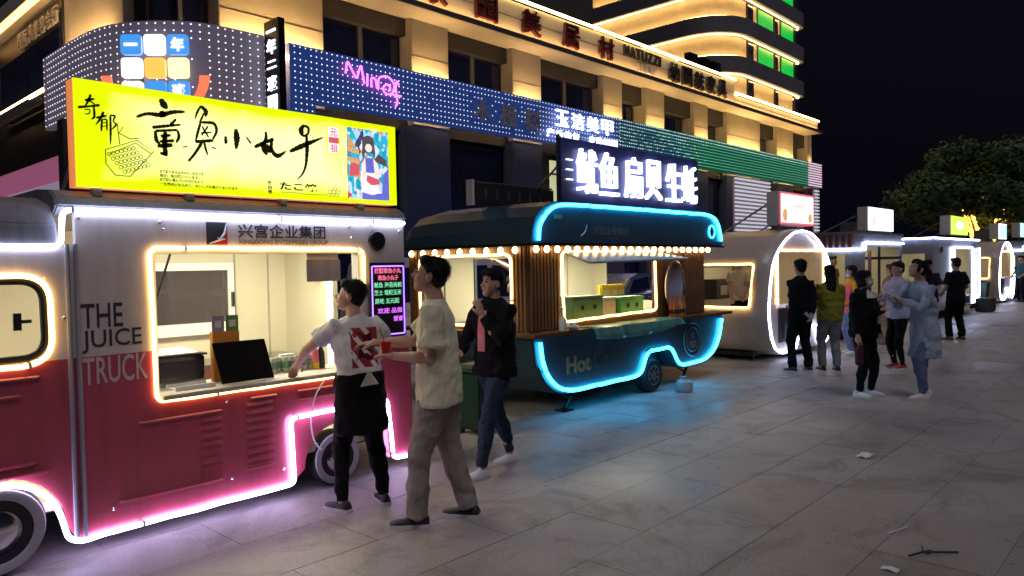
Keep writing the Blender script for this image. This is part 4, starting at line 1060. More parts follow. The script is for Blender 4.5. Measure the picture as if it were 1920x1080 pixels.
for i in range(9): put_bulb(6.0, F + .22 + i*.222, 1.89)
# hatch held open
b = MB(); b.add([(6.62, F + .02, 1.865), (8.58, F + .02, 1.865), (8.85, F - .32, 1.775), (6.62, F - .32, 1.745), (6.62, F + .02, 1.845), (8.58, F + .02, 1.845), (8.85, F - .32, 1.755), (6.62, F - .32, 1.725)], [(0, 1, 2, 3), (7, 6, 5, 4), (3, 2, 6, 7), (0, 3, 7, 4), (1, 5, 6, 2), (0, 4, 5, 1)])
b.build('hatch', 'truck_grey', t2)
# porthole mirror
b = MB(); n = 32; oc = (9.085, W0 - .035, 1.375)
b.tube([(oc[0] + .255*math.cos(2*math.pi*k/n), oc[1], oc[2] + .355*math.sin(2*math.pi*k/n)) for k in range(n)], .018, 8, True); pr = b.build('porthole_rim', 'steel', t2, smooth=True)
b = MB(); b.prism([(oc[0] + .25*math.cos(2*math.pi*k/n), oc[2] + .35*math.sin(2*math.pi*k/n)) for k in range(n)], W0 - .03, W0 - .022); b.build('mirror_pane', 'chrome', pr)
# lettering, badge, speaker
for s_, x0, x1, z0, z1, m, of in (('Hot', 6.60, 7.06, .46, .66, 'print_gold', .03), ('Coffee', 7.10, 7.80, .47, .70, 'print_faint', .02)):
    b = MB(); put_text(b, s_, (x0, F + .0045, z0), UX, UZ, x1 - x0, z1 - z0, .003, of); b.build('lettering', m, t2)
b = MB(); put_text(b, '兴宫企业集团', (7.09, F - .031, 2.07), UX, UZ, .75, .10, .003, .01); b.build('lettering', 'print_grey', t2)
b = MB(); b.tube(rounded(xz([(6.86, 2.05), (6.94, 2.09), (6.98, 2.18)], F - .032), .05), .008, 5, radii=None); b.build('logo_swoosh', 'print_pale', t2)
b = MB(); b.box(6.38, 6.52, F - .034, F - .031, 2.23, 2.28); b.build('sticker', 'mint', t2)
for r_ in (.235, .17):
    b = MB(); b.tube([(9.47 + r_*1.05*math.cos(2*math.pi*k/28), F + .002, .62 + r_*math.sin(2*math.pi*k/28)) for k in range(28)], .009, 5, True); bd = b.build('badge_ring', 'print_grey', t2)
b = MB(); b.prism([(9.37, .60), (9.57, .60), (9.54, .50), (9.40, .50)], F + .0, F + .004); b.ell((9.47, F + .002, .68), (.035, .003, .055), 10, 6); b.box(9.36, 9.58, F + .0, F + .004, .56, .575); b.build('badge_cup', 'print_grey', t2)
b = MB(); b.lathe([(0, F - .04), (.06, F - .045), (.075, F - .035), (.08, F - .028)], (10.0, 0, 2.16), 'y', 20); b.build('speaker', 'paint_black', t2, smooth=True)
b = MB(); b.tube([(10.0 + .085*math.cos(2*math.pi*k/20), F - .037, 2.16 + .09*math.sin(2*math.pi*k/20)) for k in range(20)], .009, 6, True); b.build('speaker_ring', 'neon_cyan', t2)
wheel(t2, 8.45, F + .01, .225, .17, False, 8); wheel(t2, 8.45, 7.1, .225, .17, False, 0)
for x in (6.75, 9.45):
    b = MB(); b.tube([(x + .28, F + .22, .26), (x + .02, F + .18, .02)], .022, 6); b.tube([(x - .12, F + .24, .26), (x + .14, F + .20, .12)], .014, 6); b.box(x - .07, x + .09, F + .1, F + .26, .0, .018); b.build('jack_stand', 'metal_black', t2)
# goods on and in the trailer
tp = root('tarpaulin', (7.9, 5.15, .98), 'green plastic tarpaulin draped over the front of the teal trailer counter', 'tarpaulin')
b = MB(); rings = []
n = 26
for i in range(n + 1):
    u_ = i/n; x = 6.92 + 1.95*u_
    w_ = .010*math.sin(u_*23) + .008*math.sin(u_*41 + 1)
    sag = .055*math.sin(math.pi*u_)
    rings.append([(x - .05, F + .12, .985 + .004*math.sin(u_*30)), (x - .02, F - .10, .99 + .006*math.sin(u_*17)), (x, F - .165 + w_, .97), (x + .01, F - .185 + w_*1.6, .915 - sag*.4), (x + .02, F - .20 + w_*2, .85 - sag + .05*u_)])
b.loft(rings, False); o = b.build('sheet', 'tarp', tp, smooth=True)
so_ = o.modifiers.new('thick', 'SOLIDIFY'); so_.thickness = .004
for nm, x0, x1, y0, y1, z0, z1, m, lab in (('green_box', 6.98, 7.60, 5.50, 5.75, 1.051, 1.33, 'mint', 'dull green box at the left in the teal trailer window'), ('green_box', 7.98, 8.52, 5.50, 5.70, 1.051, 1.285, 'mint_bright', 'bright green box at the right in the teal trailer window'), ('white_box', 7.64, 7.96, 5.56, 5.78, 1.051, 1.29, 'card_white', 'low white box between the two green boxes')):
    g = root(nm, ((x0+x1)/2, (y0+y1)/2, z0), lab, 'box')
    b = MB(); b.box(x0, x1, y0, y1, z0, z1 - .03); b.build('body', m, g, bevel=.008)
    b = MB(); b.box(x0 - .008, x1 + .008, y0 - .008, y1 + .008, z1 - .029, z1); b.build('lid', m, g, bevel=.005)
    for k in range(2):
        b = MB(); b.ell((x0 + (x1-x0)*(.3 + .4*k), y0 - .009, (z0+z1)/2), (.035, .004, .035), 10, 6); b.build('handle_hole', 'paint_black' if m != 'card_white' else 'card_white', g)
pk_ = root('snack_packet', (8.5, 6.0, 1.09), 'yellow snack packets standing behind the bright green box', 'packet')
b = MB(); b.box(8.28, 8.85, 6.02, 6.10, 1.09, 1.43); b.build('packet_row', 'yellow_plastic', pk_, bevel=.02)
for k in range(3): b = MB(); b.box(8.33 + k*.18, 8.46 + k*.18, 6.012, 6.019, 1.28, 1.36); b.build('packet_label', 'card_white', pk_)
b = MB(); b.box(8.25, 8.9, 6.0, 6.25, .64, 1.09); b.build('carton', 'card_white', pk_)
hb = root('hanging_bag', (6.78, 5.75, 1.30), 'dark bag hanging from a cord at the left of the teal trailer window', 'bag')
b = MB(); b.ell((6.80, 5.75, 1.42), (.08, .06, .12), 12, 8); b.ell((6.81, 5.75, 1.52), (.04, .04, .09), 10, 6); b.build('pouch', 'crate_black', hb, smooth=True)
b = MB(); b.tube([(6.81, 5.75, 1.58), (6.83, 5.75, 1.94)], .006, 5); b.build('cord', 'paint_black', hb)
for i in range(7):
    x, y = 8.92 + (i % 4)*.085, F - .03 + .055*(i//4)
    g = root('syrup_bottle', (x, y, .976), ['leftmost orange bottle below the porthole', 'second orange bottle below the porthole', 'third orange bottle below the porthole', 'rightmost front orange bottle below the porthole', 'rear left orange bottle below the porthole', 'rear middle orange bottle below the porthole', 'rear right orange bottle below the porthole'][i], 'bottle', 'orange bottles below the porthole')
    b = MB(); b.lathe([(.028, .976), (.031, .99), (.031, 1.12), (.012, 1.18), (.011, 1.235), (0, 1.236)], (x, y, 0), 'z', 12); b.build('body', ['orange_plastic', 'pink_plastic', 'yellow_plastic'][i % 3], g, smooth=True)
    b = MB(); b.lathe([(.014, 1.225), (.014, 1.255), (0, 1.257)], (x, y, 0), 'z', 10); b.build('cap', 'orange_plastic', g)
    b = MB(); b.lathe([(.0316, 1.02), (.032, 1.022), (.032, 1.075), (.0316, 1.077)], (x, y, 0), 'z', 12); b.build('label_band', 'print_dark', g)
g = root('sanitizer_bottle', (6.46, 5.24, .976), 'clear pump bottle at the foot of the wooden corner column', 'bottle')
b = MB(); b.lathe([(.04, .976), (.043, .99), (.043, 1.10), (.015, 1.14), (.013, 1.17), (0, 1.171)], (6.46, 5.24, 0), 'z', 14); b.build('body', 'card_white', g, smooth=True)
b = MB(); b.cyl((6.46, 5.24, 1.17), (6.46, 5.24, 1.22), .008); b.box(6.42, 6.47, 5.23, 5.25, 1.22, 1.235); b.build('pump', 'plastic_white', g)
g = root('tissue_bag', (6.62, 5.2, .976), 'crumpled white plastic bag on the teal trailer counter', 'bag')
b = MB(); b.ell((6.60, 5.22, 1.015), (.075, .06, .04), 10, 6); b.ell((6.65, 5.20, 1.005), (.05, .05, .03), 9, 6); b.ell((6.57, 5.2, 1.04), (.03, .03, .03), 8, 5); b.build('bag_body', 'plastic_white', g, smooth=True)
g = root('water_jug', (8.62, 4.95, 0), 'squat translucent jug on the ground by the teal trailer wheel', 'jug')
b = MB(); b.lathe([(.10, .0), (.115, .02), (.115, .10), (.10, .14), (.045, .17), (.04, .19), (0, .19)], (8.72, 5.02, 0), 'z', 16); b.build('body', 'jug_grey', g, smooth=True)
b = MB(); b.lathe([(.045, .185), (.045, .205), (0, .206)], (8.72, 5.02, 0), 'z', 12); b.build('cap', 'card_purple', g)
g.location = (8.72, 5.02, 0)
for c_ in g.children: c_.location = (-.10, -.07, 0)
M('sign_back', (.05, .05, .16), .5)
# squid and oyster sign on the roof
E('sign_squid', (.58, .66, 1.0), 4.2)
sq = root('character_sign', (8.7, 5.6, 2.46), 'white glowing seafood characters on a dark frame above the teal trailer', 'sign')
b = MB(); b.box(7.0, 10.32, 5.66, 5.70, 2.50, 3.26); b.build('backing', 'sign_back', sq)
b = MB()
for x in (7.02, 8.6, 10.3): b.box(x - .015, x + .015, 5.70, 5.74, 2.45, 3.3)
b.box(7.0, 10.32, 5.70, 5.74, 2.47, 2.50); b.build('frame', 'metal_grey', sq)
for i, (c, x) in enumerate(zip('鱿鱼扇贝生蚝', (7.27, 7.74, 8.30, 8.80, 9.35, 9.80))):
    b = MB(); put_text(b, c, (x, 5.645, 2.60), UX, UZ, .40, .55, .05, .0); b.build('letter', 'sign_squid', sq)
for j in range(3):
    b = MB(); b.box(7.08, 7.2, 5.63, 5.65, 2.75 + j*.12, 2.765 + j*.12); b.build('light_bar', 'sign_white', sq)
for x in (7.3, 10.0):
    b = MB(); b.tube([(x, 5.72, 3.15), (x, 6.6, 2.47)], .014, 6); b.build('brace', 'metal_grey', sq)
rk = root('unlit_sign_frame', (6.6, 6.3, 2.43), 'low dark unlit sign frame on the teal trailer roof', 'sign')
b = MB(); b.box(6.12, 7.6, 6.28, 6.34, 2.47, 2.70); b.build('panel', 'frame_dark', rk)
b = MB(); b.box(6.08, 6.12, 6.26, 6.36, 2.44, 2.74); b.build('end_cap', 'plastic_white', rk)
b = MB(); b.tube([(6.12, 6.31, 2.72), (7.6, 6.31, 2.72)], .012, 6); b.tube([(6.12, 6.31, 2.455), (7.6, 6.31, 2.455)], .012, 6); b.build('rail', 'metal_grey', rk)
for i in range(6): b = MB(); b.box(6.3 + i*.2, 6.34 + i*.2, 6.272, 6.279, 2.52, 2.64); b.build('slot', 'metal_grey', rk)

# ------------------------------------------------------------------ round capsule trailers
PROF = [(1.00, .10), (1.28, .20), (1.43, .40), (1.52, .72), (1.53, .95), (1.46, 1.32), (1.36, 1.64), (1.24, 1.80), (1.02, 1.98), (.74, 2.13), (.40, 2.245), (0, 2.285)]
def capsule(xc, label, far=False):
    F = 5.28
    t = root('food_truck', (xc, F, 0), label, 'food truck', 'food trucks parked in a row')
    pr = [(xc - a, z) for a, z in PROF] + [(xc + a, z) for a, z in PROF[-2::-1]]
    n = len(pr); ys = [F, F + .33, 6.85, 7.4]
    vs_ = [(x, y, z) for y in ys for x, z in pr]; fs = []
    for j in range(3):
        for i in range(n - 1):
            if j == 1 and i in (4, 5): continue      # side window
            fs.append((j*n + i, j*n + i + 1, (j+1)*n + i + 1, (j+1)*n + i))
    b = MB(); b.add(vs_, fs); o = b.build('shell', 'capsule_white', t, smooth=True)
    sm = o.modifiers.new('thick', 'SOLIDIFY'); sm.thickness = .05; sm.offset = -1
    inn = [(xc + (x - xc)*.965, .1 + (z - .1)*.975) for x, z in pr]
    x0, x1, z0, z1 = xc - 1.02, xc + 1.12, .96, 1.89
    b = MB(); Y0, Y1 = F + .05, F + .09
    for pl in (clip(inn, 0, x0, True), clip(inn, 0, x1, False), clip(clip(clip(inn, 0, x0, False), 0, x1, True), 1, z1, False), clip(clip(clip(inn, 0, x0, False), 0, x1, True), 1, z0, True)):
        b.prism(pl, Y0, Y1)
    b.build('front_panel', 'truck_white', t)
    b = MB(); b.prism(inn, 7.3, 7.34); b.build('back_wall', 'interior_white', t)
    b = MB(); b.box(xc - 1.38, xc + 1.38, F + .1, 7.3, .5, .54); b.build('inner_floor', 'interior_seam', t)
    can_lamp(t, xc - .8, xc + .8, 6.1, 6.5, 2.09, 'lamp_interior_far')
    s_ = .955
    nl = [(xc - a*s_, .10 + (z - .10)*.975 + .02) for a, z in PROF] + [(xc + a*s_, .10 + (z - .10)*.975 + .02) for a, z in PROF[-2::-1]]
    path = [(xc - .36, .135)] + nl[:] + [(xc + .9, .16), (xc + .75, .50), (xc - .14, .50)]
    neon(t, xz(path, F - .01), .019, 'neon_white', .10, True, 3)
    neon(t, xz([(x0 - .0, z0 - .04), (x0, z1), (x1, z1), (x1, z0)], F + .03), .02, 'neon_warm', .03)
    b = MB(); b.box(x0 - .03, x1 + .03, F - .12, F + .12, z0 - .04, z0); b.build('counter', 'plastic_white', t)
    b = MB(); b.box(x0 + .05, x0 + .75, F + .03, F + .049, .30, .88); dr = b.build('fridge_door', 'paint_black', t)
    for k in range(6): b = MB(); b.box(x0 + .28 + k*.06, x0 + .31 + k*.06, F + .022, F + .029, .36, .62); b.build('vent_slat', 'print_grey', dr)
    # side window neon on the shell
    def sp(z):
        for (a0, q0), (a1, q1) in zip(PROF[:-1], PROF[1:]):
            if q0 <= z <= q1: return xc - (a0 + (a1-a0)*(z-q0)/(q1-q0)) - .02
    neon(t, [(sp(.93), F + .30, .93), (sp(1.67), F + .30, 1.67), (sp(1.67), 6.88, 1.67), (sp(.93), 6.88, .93)], .017, 'neon_warm', .06, True)
    b = MB(); b.box(xc - .6, xc + 1.0, 6.9, 7.28, .54, 1.0); b.build('back_counter', 'steel', t)
    b = MB(); b.box(xc - .45, xc + .25, 6.75, 7.2, 1.0, 1.38); b.build('machine', 'paint_black', t, bevel=.02)
    b = MB(); b.box(xc - .30, xc - .02, 6.735, 6.749, 1.08, 1.26); b.build('machine_panel', 'steel', t)
    wheel(t, xc + .30, F + .08, .24, .16, False, 6)
    b = MB(); b.box(xc - 1.2, xc + 1.2, F + .4, 7.2, .06, .14); b.build('chassis', 'paint_black', t)
    for dx in (-1.0, 1.0): b = MB(); b.cyl((xc + dx, F + .5, 0), (xc + dx, F + .5, .12), .03); b.build('jack', 'metal_grey', t)
    return t
t3 = capsule(13.42, 'cream capsule trailer with arched white neon front beside the teal trailer')
t6 = capsule(32.75, 'far cream capsule trailer with arched white neon, right of the fairy light tree')

def lightbox(label, x0, x1, z0, z1, y, face, edge, zroof, dep=.16, marks=None):
    g = root('sign_light_box', ((x0+x1)/2, y, zroof), label, 'sign')
    b = MB(); b.box(x0, x1, y, y + dep, z0, z1); c_ = b.build('case', 'plastic_white', g, bevel=.015)
    e_ = .05
    b = MB(); b.box(x0 + .01, x1 - .01, y - .012, y - .001, z0 + .01, z1 - .01); b.build('border', edge, g)
    b = MB(); b.box(x0 + e_, x1 - e_, y - .02, y - .0125, z0 + e_, z1 - e_); f_ = b.build('face', face, g)
    for mk in (marks or []):
        mx0, mx1, mz0, mz1, m = mk
        b = MB(); cx, cz, rx, rz = (mx0+mx1)/2, (mz0+mz1)/2, (mx1-mx0)/2, (mz1-mz0)/2
        b.prism([(cx + rx*math.cos(2*math.pi*k/12), cz + rz*math.sin(2*math.pi*k/12)) for k in range(12)], y - .026, y - .0205); b.build('face_print', m, f_)
    for x in (x0 + .1, x1 - .1):
        b = MB(); b.box(x - .02, x + .02, y + .03, y + .08, zroof, z0); b.build('foot', 'metal_grey', g)
        b = MB(); b.tube([(x, y + dep, (z0 + z1)/2 + .1), (x, y + 1.2, zroof)], .018, 6); b.build('brace', 'metal_grey', g)
    return g
lightbox('white light box with red border on the near capsule trailer', 12.95, 14.52, 2.36, 2.96, 5.5, 'lightbox_white', 'lightbox_red', 2.22, .24, [(13.03, 13.25, 2.42, 2.66, 'pic_orange'), (14.2, 14.4, 2.42, 2.6, 'pic_orange'), (13.4, 14.1, 2.66, 2.76, 'pic_skin')])
lightbox('plain bright white light box on the grey trailer behind the crowd', 17.75, 19.6, 2.36, 2.90, 5.5, 'lightbox_white', 'lightbox_white', 2.28, .24, [(17.95, 18.25, 2.45, 2.7, 'pic_skin'), (18.3, 18.45, 2.62, 2.78, 'pic_skin')])
lightbox('lime green light box on the grey box trailer', 25.3, 27.5, 2.40, 2.98, 5.5, 'lightbox_lime', 'lightbox_lime', 2.28, .3, [(25.9, 26.9, 2.58, 2.82, 'lightbox_white')])
lightbox('slim pale cyan light box on the far capsule trailer', 32.5, 34.0, 2.36, 2.95, 5.5, 'lightbox_pale', 'lightbox_white', 2.27, .3)
lightbox('small cyan light box on the last trailer at the frame edge', 37.0, 38.6, 2.5, 3.1, 5.5, 'lightbox_pale', 'lightbox_pale', 2.34, .3)

# ------------------------------------------------------------------ box trailers further down
def box_trailer(x0, x1, zt, mat_, label, opening, z0=.95, z1=1.9):
    """plain trailer with one long opening to the street and one on its near end"""
    F = 5.3; xa, xb = opening
    t = root('food_truck', ((x0+x1)/2, F, 0), label, 'food truck', 'food trucks parked in a row')
    b = MB(); T = .05
    b.box(x0, xa, F, F + T, .25, zt); b.box(xb, x1, F, F + T, .25, zt); b.box(xa, xb, F, F + T, z1, zt); b.box(xa, xb, F, F + T, .25, z0)
    b.box(x0, x0 + T, F + T, 5.5, .25, zt); b.box(x0, x0 + T, 6.9, 7.4, .25, zt); b.box(x0, x0 + T, 5.5, 6.9, z1 - .15, zt); b.box(x0, x0 + T, 5.5, 6.9, .25, z0)
    b.build('wall', mat_, t)
    b = MB(); b.box(x0, x1, 7.35, 7.4, .25, zt); b.box(x1 - T, x1, F + T, 7.35, .25, zt); b.box(x0 + T, x1 - T, F + T, 7.35, .5, .54); b.build('inner_shell', 'interior_white', t)
    b = MB(); b.box(x0 - .03, x1 + .03, F - .03, 7.43, zt, zt + .06); b.build('roof', 'roof_grey', t, bevel=.01)
    can_lamp(t, x0 + .4, x1 - .4, 6.2, 6.5, zt - .01, 'lamp_interior_far')
    b = MB(); b.box(xa - .05, xb + .05, F - .2, F + .2, z0 - .035, z0); b.build('counter', 'steel', t)
    wheel(t, x0 + (x1-x0)*.62, F + .02, .25, .16, False, 6)
    b = MB(); b.box(x0 + .1, x1 - .1, F + .3, 7.2, .12, .25); b.build('chassis', 'paint_black', t)
    for dx in (.25, x1 - x0 - .25): b = MB(); b.cyl((x0 + dx, F + .4, 0), (x0 + dx, F + .4, .13), .03); b.build('jack', 'metal_grey', t)
    return t
t4 = box_trailer(16.25, 19.6, 2.24, 'truck_grey', 'grey trailer with stepped white neon roof line behind the crowd', (16.9, 19.4), .95, 1.98)
neon(t4, [(16.22, 7.4, 1.92), (16.22, 5.27, 1.92), (16.83, 5.27, 1.92), (16.84, 5.27, 2.07), (19.6, 5.27, 2.07)], .024, 'neon_white', .03)
for i in range(16):
    y = 5.36 + i*.13
    b = MB(); b.box(16.205, 16.249, y, y + .07, 1.97, 2.24); b.build('rib', 'container_red', t4)
b = MB(); b.box(17.75, 17.85, 5.27, 5.299, .96, 1.98); b.box(16.9, 19.4, 5.27, 5.299, 1.70, 1.76); b.build('mullion', 'frame_dark', t4)
b = MB(); b.box(16.95, 16.99, 5.2, 5.26, .95, 1.9); b.build('post', 'container_red', t4)
t5 = box_trailer(22.42, 27.9, 2.22, 'truck_grey', 'grey box trailer with white neon doorway and fairy lights behind', (24.6, 26.95), .30, 1.98)
neon(t5, [(22.38, 7.4, 2.23), (22.38, 5.26, 2.25), (27.95, 5.26, 2.25)], .024, 'neon_white', .05)
neon(t5, xz([(24.55, .35), (24.55, 2.0), (26.98, 2.0), (26.98, .28)], 5.25), .03, 'neon_white', .05)
neon(t5, xz([(27.9, 2.0), (27.9, .55), (27.75, .35), (27.4, .55), (27.2, .28), (26.98, .28)], 5.25), .03, 'neon_white', .05)
b = MB(); b.lathe([(0, 5.26), (.08, 5.262), (.10, 5.28), (.105, 5.299)], (23.3, 0, 1.95), 'y', 20); b.build('speaker', 'paint_black', t5, smooth=True)
t7 = box_trailer(36.0, 39.6, 2.28, 'truck_grey', 'last trailer in the row, cut by the right edge', (36.5, 39.2))
neon(t7, [(35.97, 7.4, 1.95), (35.97, 5.26, 1.95), (36.4, 5.26, 1.95), (36.42, 5.26, 2.1), (39.6, 5.26, 2.1)], .03, 'neon_white', .03)
for x0, x1, z0, z1, nm, lab in ((19.75, 20.5, 2.32, 2.62, 'vent_unit', 'grey vent unit on the roof of the stepped grey trailer'), (34.4, 35.2, 2.3, 2.75, 'vent_unit', 'grey vent unit behind the far capsule trailer sign')):
    g = root(nm, ((x0+x1)/2 - .9, 6.2, 2.28), lab, 'vent')
    b = MB(); b.box(x0 - .9, x1 - .9, 6.0, 6.5, 2.27, z1); b.build('case', 'metal_grey', g, bevel=.01)
    b = MB(); b.cyl((x1 - .98, 6.2, z1), (x1 - .98, 6.2, z1 + .1), .04); b.build('pipe', 'metal_grey', g)

# ------------------------------------------------------------------ bins, crates, litter
def bin_(x, y, s_, lab):
    g = root('rubbish_bin', (x, y, 0), lab, 'bin')
    b = MB(); b.loft([[(x - a, y - c, z), (x + a, y - c, z), (x + a, y + c, z), (x - a, y + c, z)] for a, c, z in ((.17*s_, .16*s_, .05), (.19*s_, .18*s_, .25*s_), (.23*s_, .22*s_, .72*s_))]); b.build('body', 'bin_green', g, bevel=.015)
    b = MB(); b.loft([[(x - a, y - c, z), (x + a, y - c, z), (x + a, y + c, z), (x - a, y + c, z)] for a, c, z in ((.25*s_, .24*s_, .72*s_), (.25*s_, .24*s_, .76*s_), (.18*s_, .17*s_, .80*s_))]); b.build('lid', 'bin_green', g, bevel=.01)
    for d in (-1, 1): b = MB(); b.cyl((x + d*.14*s_, y + .17*s_, .05), (x + d*.19*s_, y + .17*s_, .05), .05, n=12); b.build('wheel', 'rubber', g)
    return g
bin_(5.35, 5.45, .9, 'dark green bin between the juice truck and the teal trailer')
bin_(28.45, 5.35, 1.15, 'green wheeled bin at the right end of the grey box trailer')
for x, y, z, lab in ((27.2, 4.95, .42, 'black crate on the ground in front of the grey box trailer'), (34.2, 4.9, .75, 'tall black crate beside the far capsule trailer')):
    g = root('crate', (x, y, 0), lab, 'crate')
    b = MB(); b.box(x - .35, x + .35, y - .22, y + .22, 0, z); b.build('body', 'crate_black', g, bevel=.02)
    for k in range(3): b = MB(); b.box(x - .36, x + .36, y - .225, y - .2205, z*.25 + k*z*.22, z*.25 + k*z*.22 + .03); b.build('slat', 'rubber', g)
g = root('paper_litter', (6.74, 2.13, 0), 'crumpled white napkin lying on the open paving', 'litter')
b = MB(); b.loft([[(6.66 + .16*i/6, 2.08 + .01*math.sin(i*2), .006 + .014*abs(math.sin(i*1.7))), (6.68 + .15*i/6, 2.13, .012 + .018*abs(math.sin(i*1.1 + .5))), (6.67 + .16*i/6, 2.18, .006 + .012*abs(math.sin(i*2.3)))] for i in range(7)], False); b.build('sheet', 'plastic_white', g, smooth=True)
g = root('paper_litter', (4.37, 1.23, 0), 'scrap of white paper at the bottom edge of the picture', 'litter')
b = MB(); b.loft([[(4.33 + .06*i/4, 1.20, .004 + .008*(i % 2)), (4.34 + .06*i/4, 1.25, .01), (4.33 + .06*i/4, 1.29, .004 + .006*(i % 2))] for i in range(5)], False); b.build('sheet', 'plastic_white', g)
g = root('fallen_twig', (4.75, 1.15, 0), 'dark forked twig lying on the paving at lower right', 'twig')
b = MB(); b.tube([(4.62, 1.22, .008), (4.73, 1.17, .012), (4.86, 1.02, .008)], .006, 5); b.tube([(4.73, 1.17, .012), (4.82, 1.20, .01)], .004, 5); b.ell((4.75, 1.15, .012), (.035, .02, .006), 8, 5); b.build('stem', 'crate_black', g)
g = root('drinking_straw', (4.95, 1.40, 0), 'thin pale straw lying on the paving at lower right', 'litter')
b = MB(); b.tube([(4.92, 1.42, .006), (5.12, 1.36, .006)], .004, 6); b.build('tube', 'plastic_white', g)
# ------------------------------------------------------------------ parked cars behind the trailers
M('car_white', (.62, .62, .66), .25, var=.03, coat=1)
M('car_blue', (.10, .13, .22), .22, var=.03, coat=1)
M('lamp_red', (.4, .01, .01), .2)
def car(x, y, mat_, label, van=False):
    """side-on car, nose towards +x; y is the side nearest the street"""
    t = root('parked_van' if van else 'parked_car', (x, y, 0), label, 'van' if van else 'car', 'vehicles parked behind the trailers')
    if van:
        low_ = [(0, .35), (0, .95), (4.5, .95), (4.55, .75), (4.55, .35)]; up = [(.02, .95), (.05, 1.80), (.25, 1.9), (2.9, 1.9), (3.35, 1.75), (3.95, 1.05), (4.45, .95)]
        wins = [[(.3, 1.1), (.32, 1.72), (1.35, 1.74), (1.35, 1.1)], [(1.5, 1.1), (1.5, 1.74), (2.5, 1.74), (2.5, 1.1)], [(2.65, 1.1), (2.65, 1.74), (2.95, 1.72), (3.3, 1.62), (3.7, 1.12)]]
    else:
        low_ = [(0, .35), (-.05, .6), (.05, .88), (1.0, .92), (3.2, .88), (4.2, .78), (4.35, .6), (4.3, .35)]; up = [(.45, .9), (1.0, 1.33), (1.5, 1.45), (2.4, 1.44), (2.9, 1.25), (3.35, .88)]
        wins = [[(.85, .95), (1.15, 1.28), (1.85, 1.36), (1.85, .95)], [(1.95, .95), (1.95, 1.36), (2.4, 1.34), (2.78, 1.18), (3.05, .95)]]
    W_ = 1.7
    b = MB()
    for pts in (low_, ):
        b.loft([[(x + a, y + .06, z) for a, z in pts], [(x + a, y, z) for a, z in pts], [(x + a, y + W_, z) for a, z in pts]])
    b.build('body', mat_, t, bevel=.03)
    cx = sum(a for a, z in up)/len(up)
    b = MB(); b.loft([[(x + a, y + .05 + (z - .9)*.22, z) for a, z in up], [(x + a, y + W_ - .05 - (z - .9)*.22, z) for a, z in up]]); b.build('cabin', mat_, t, bevel=.03)
    for w_ in wins:
        b = MB(); b.add([(x + a, y + .036 + (z - .9)*.22, z) for a, z in w_] + [(x + a, y + .06 + (z - .9)*.22, z) for a, z in w_], [tuple(range(len(w_))), tuple(range(2*len(w_)-1, len(w_)-1, -1))] + [(i, len(w_) + i, len(w_) + (i+1) % len(w_), (i+1) % len(w_)) for i in range(len(w_))])
        b.build('side_window', 'dark_glass', t)
    for wx in (.8, 3.55): wheel(t, x + wx, y - .01, .31, .2, False, 5); wheel(t, x + wx, y + W_ - .2, .31, .2, False, 0)
    for wx, m in ((.0, 'lamp_red'), (4.28 if not van else 4.5, 'plastic_white')):
        b = MB(); b.ell((x + wx, y + .12, .72), (.08, .14, .07), 10, 6); b.build('light', m, t)
    b = MB(); b.box(x + 1.6, x + 1.75, y - .02, y + .0, .82, .85); b.build('door_handle', 'chrome', t)
    b = MB(); b.ell((x + (3.2 if van else 2.95), y - .08, 1.02), (.06, .09, .06), 8, 6); b.build('wing_mirror', mat_, t)
    return t
car(8.0, 10.2, 'car_white', 'white van parked behind the teal trailer, seen through its end window', True)
car(15.0, 10.6, 'car_blue', 'dark blue car parked behind the trailers, seen through the teal trailer')
car(3.0, 10.6, 'car_blue', 'dark car parked behind the juice truck')

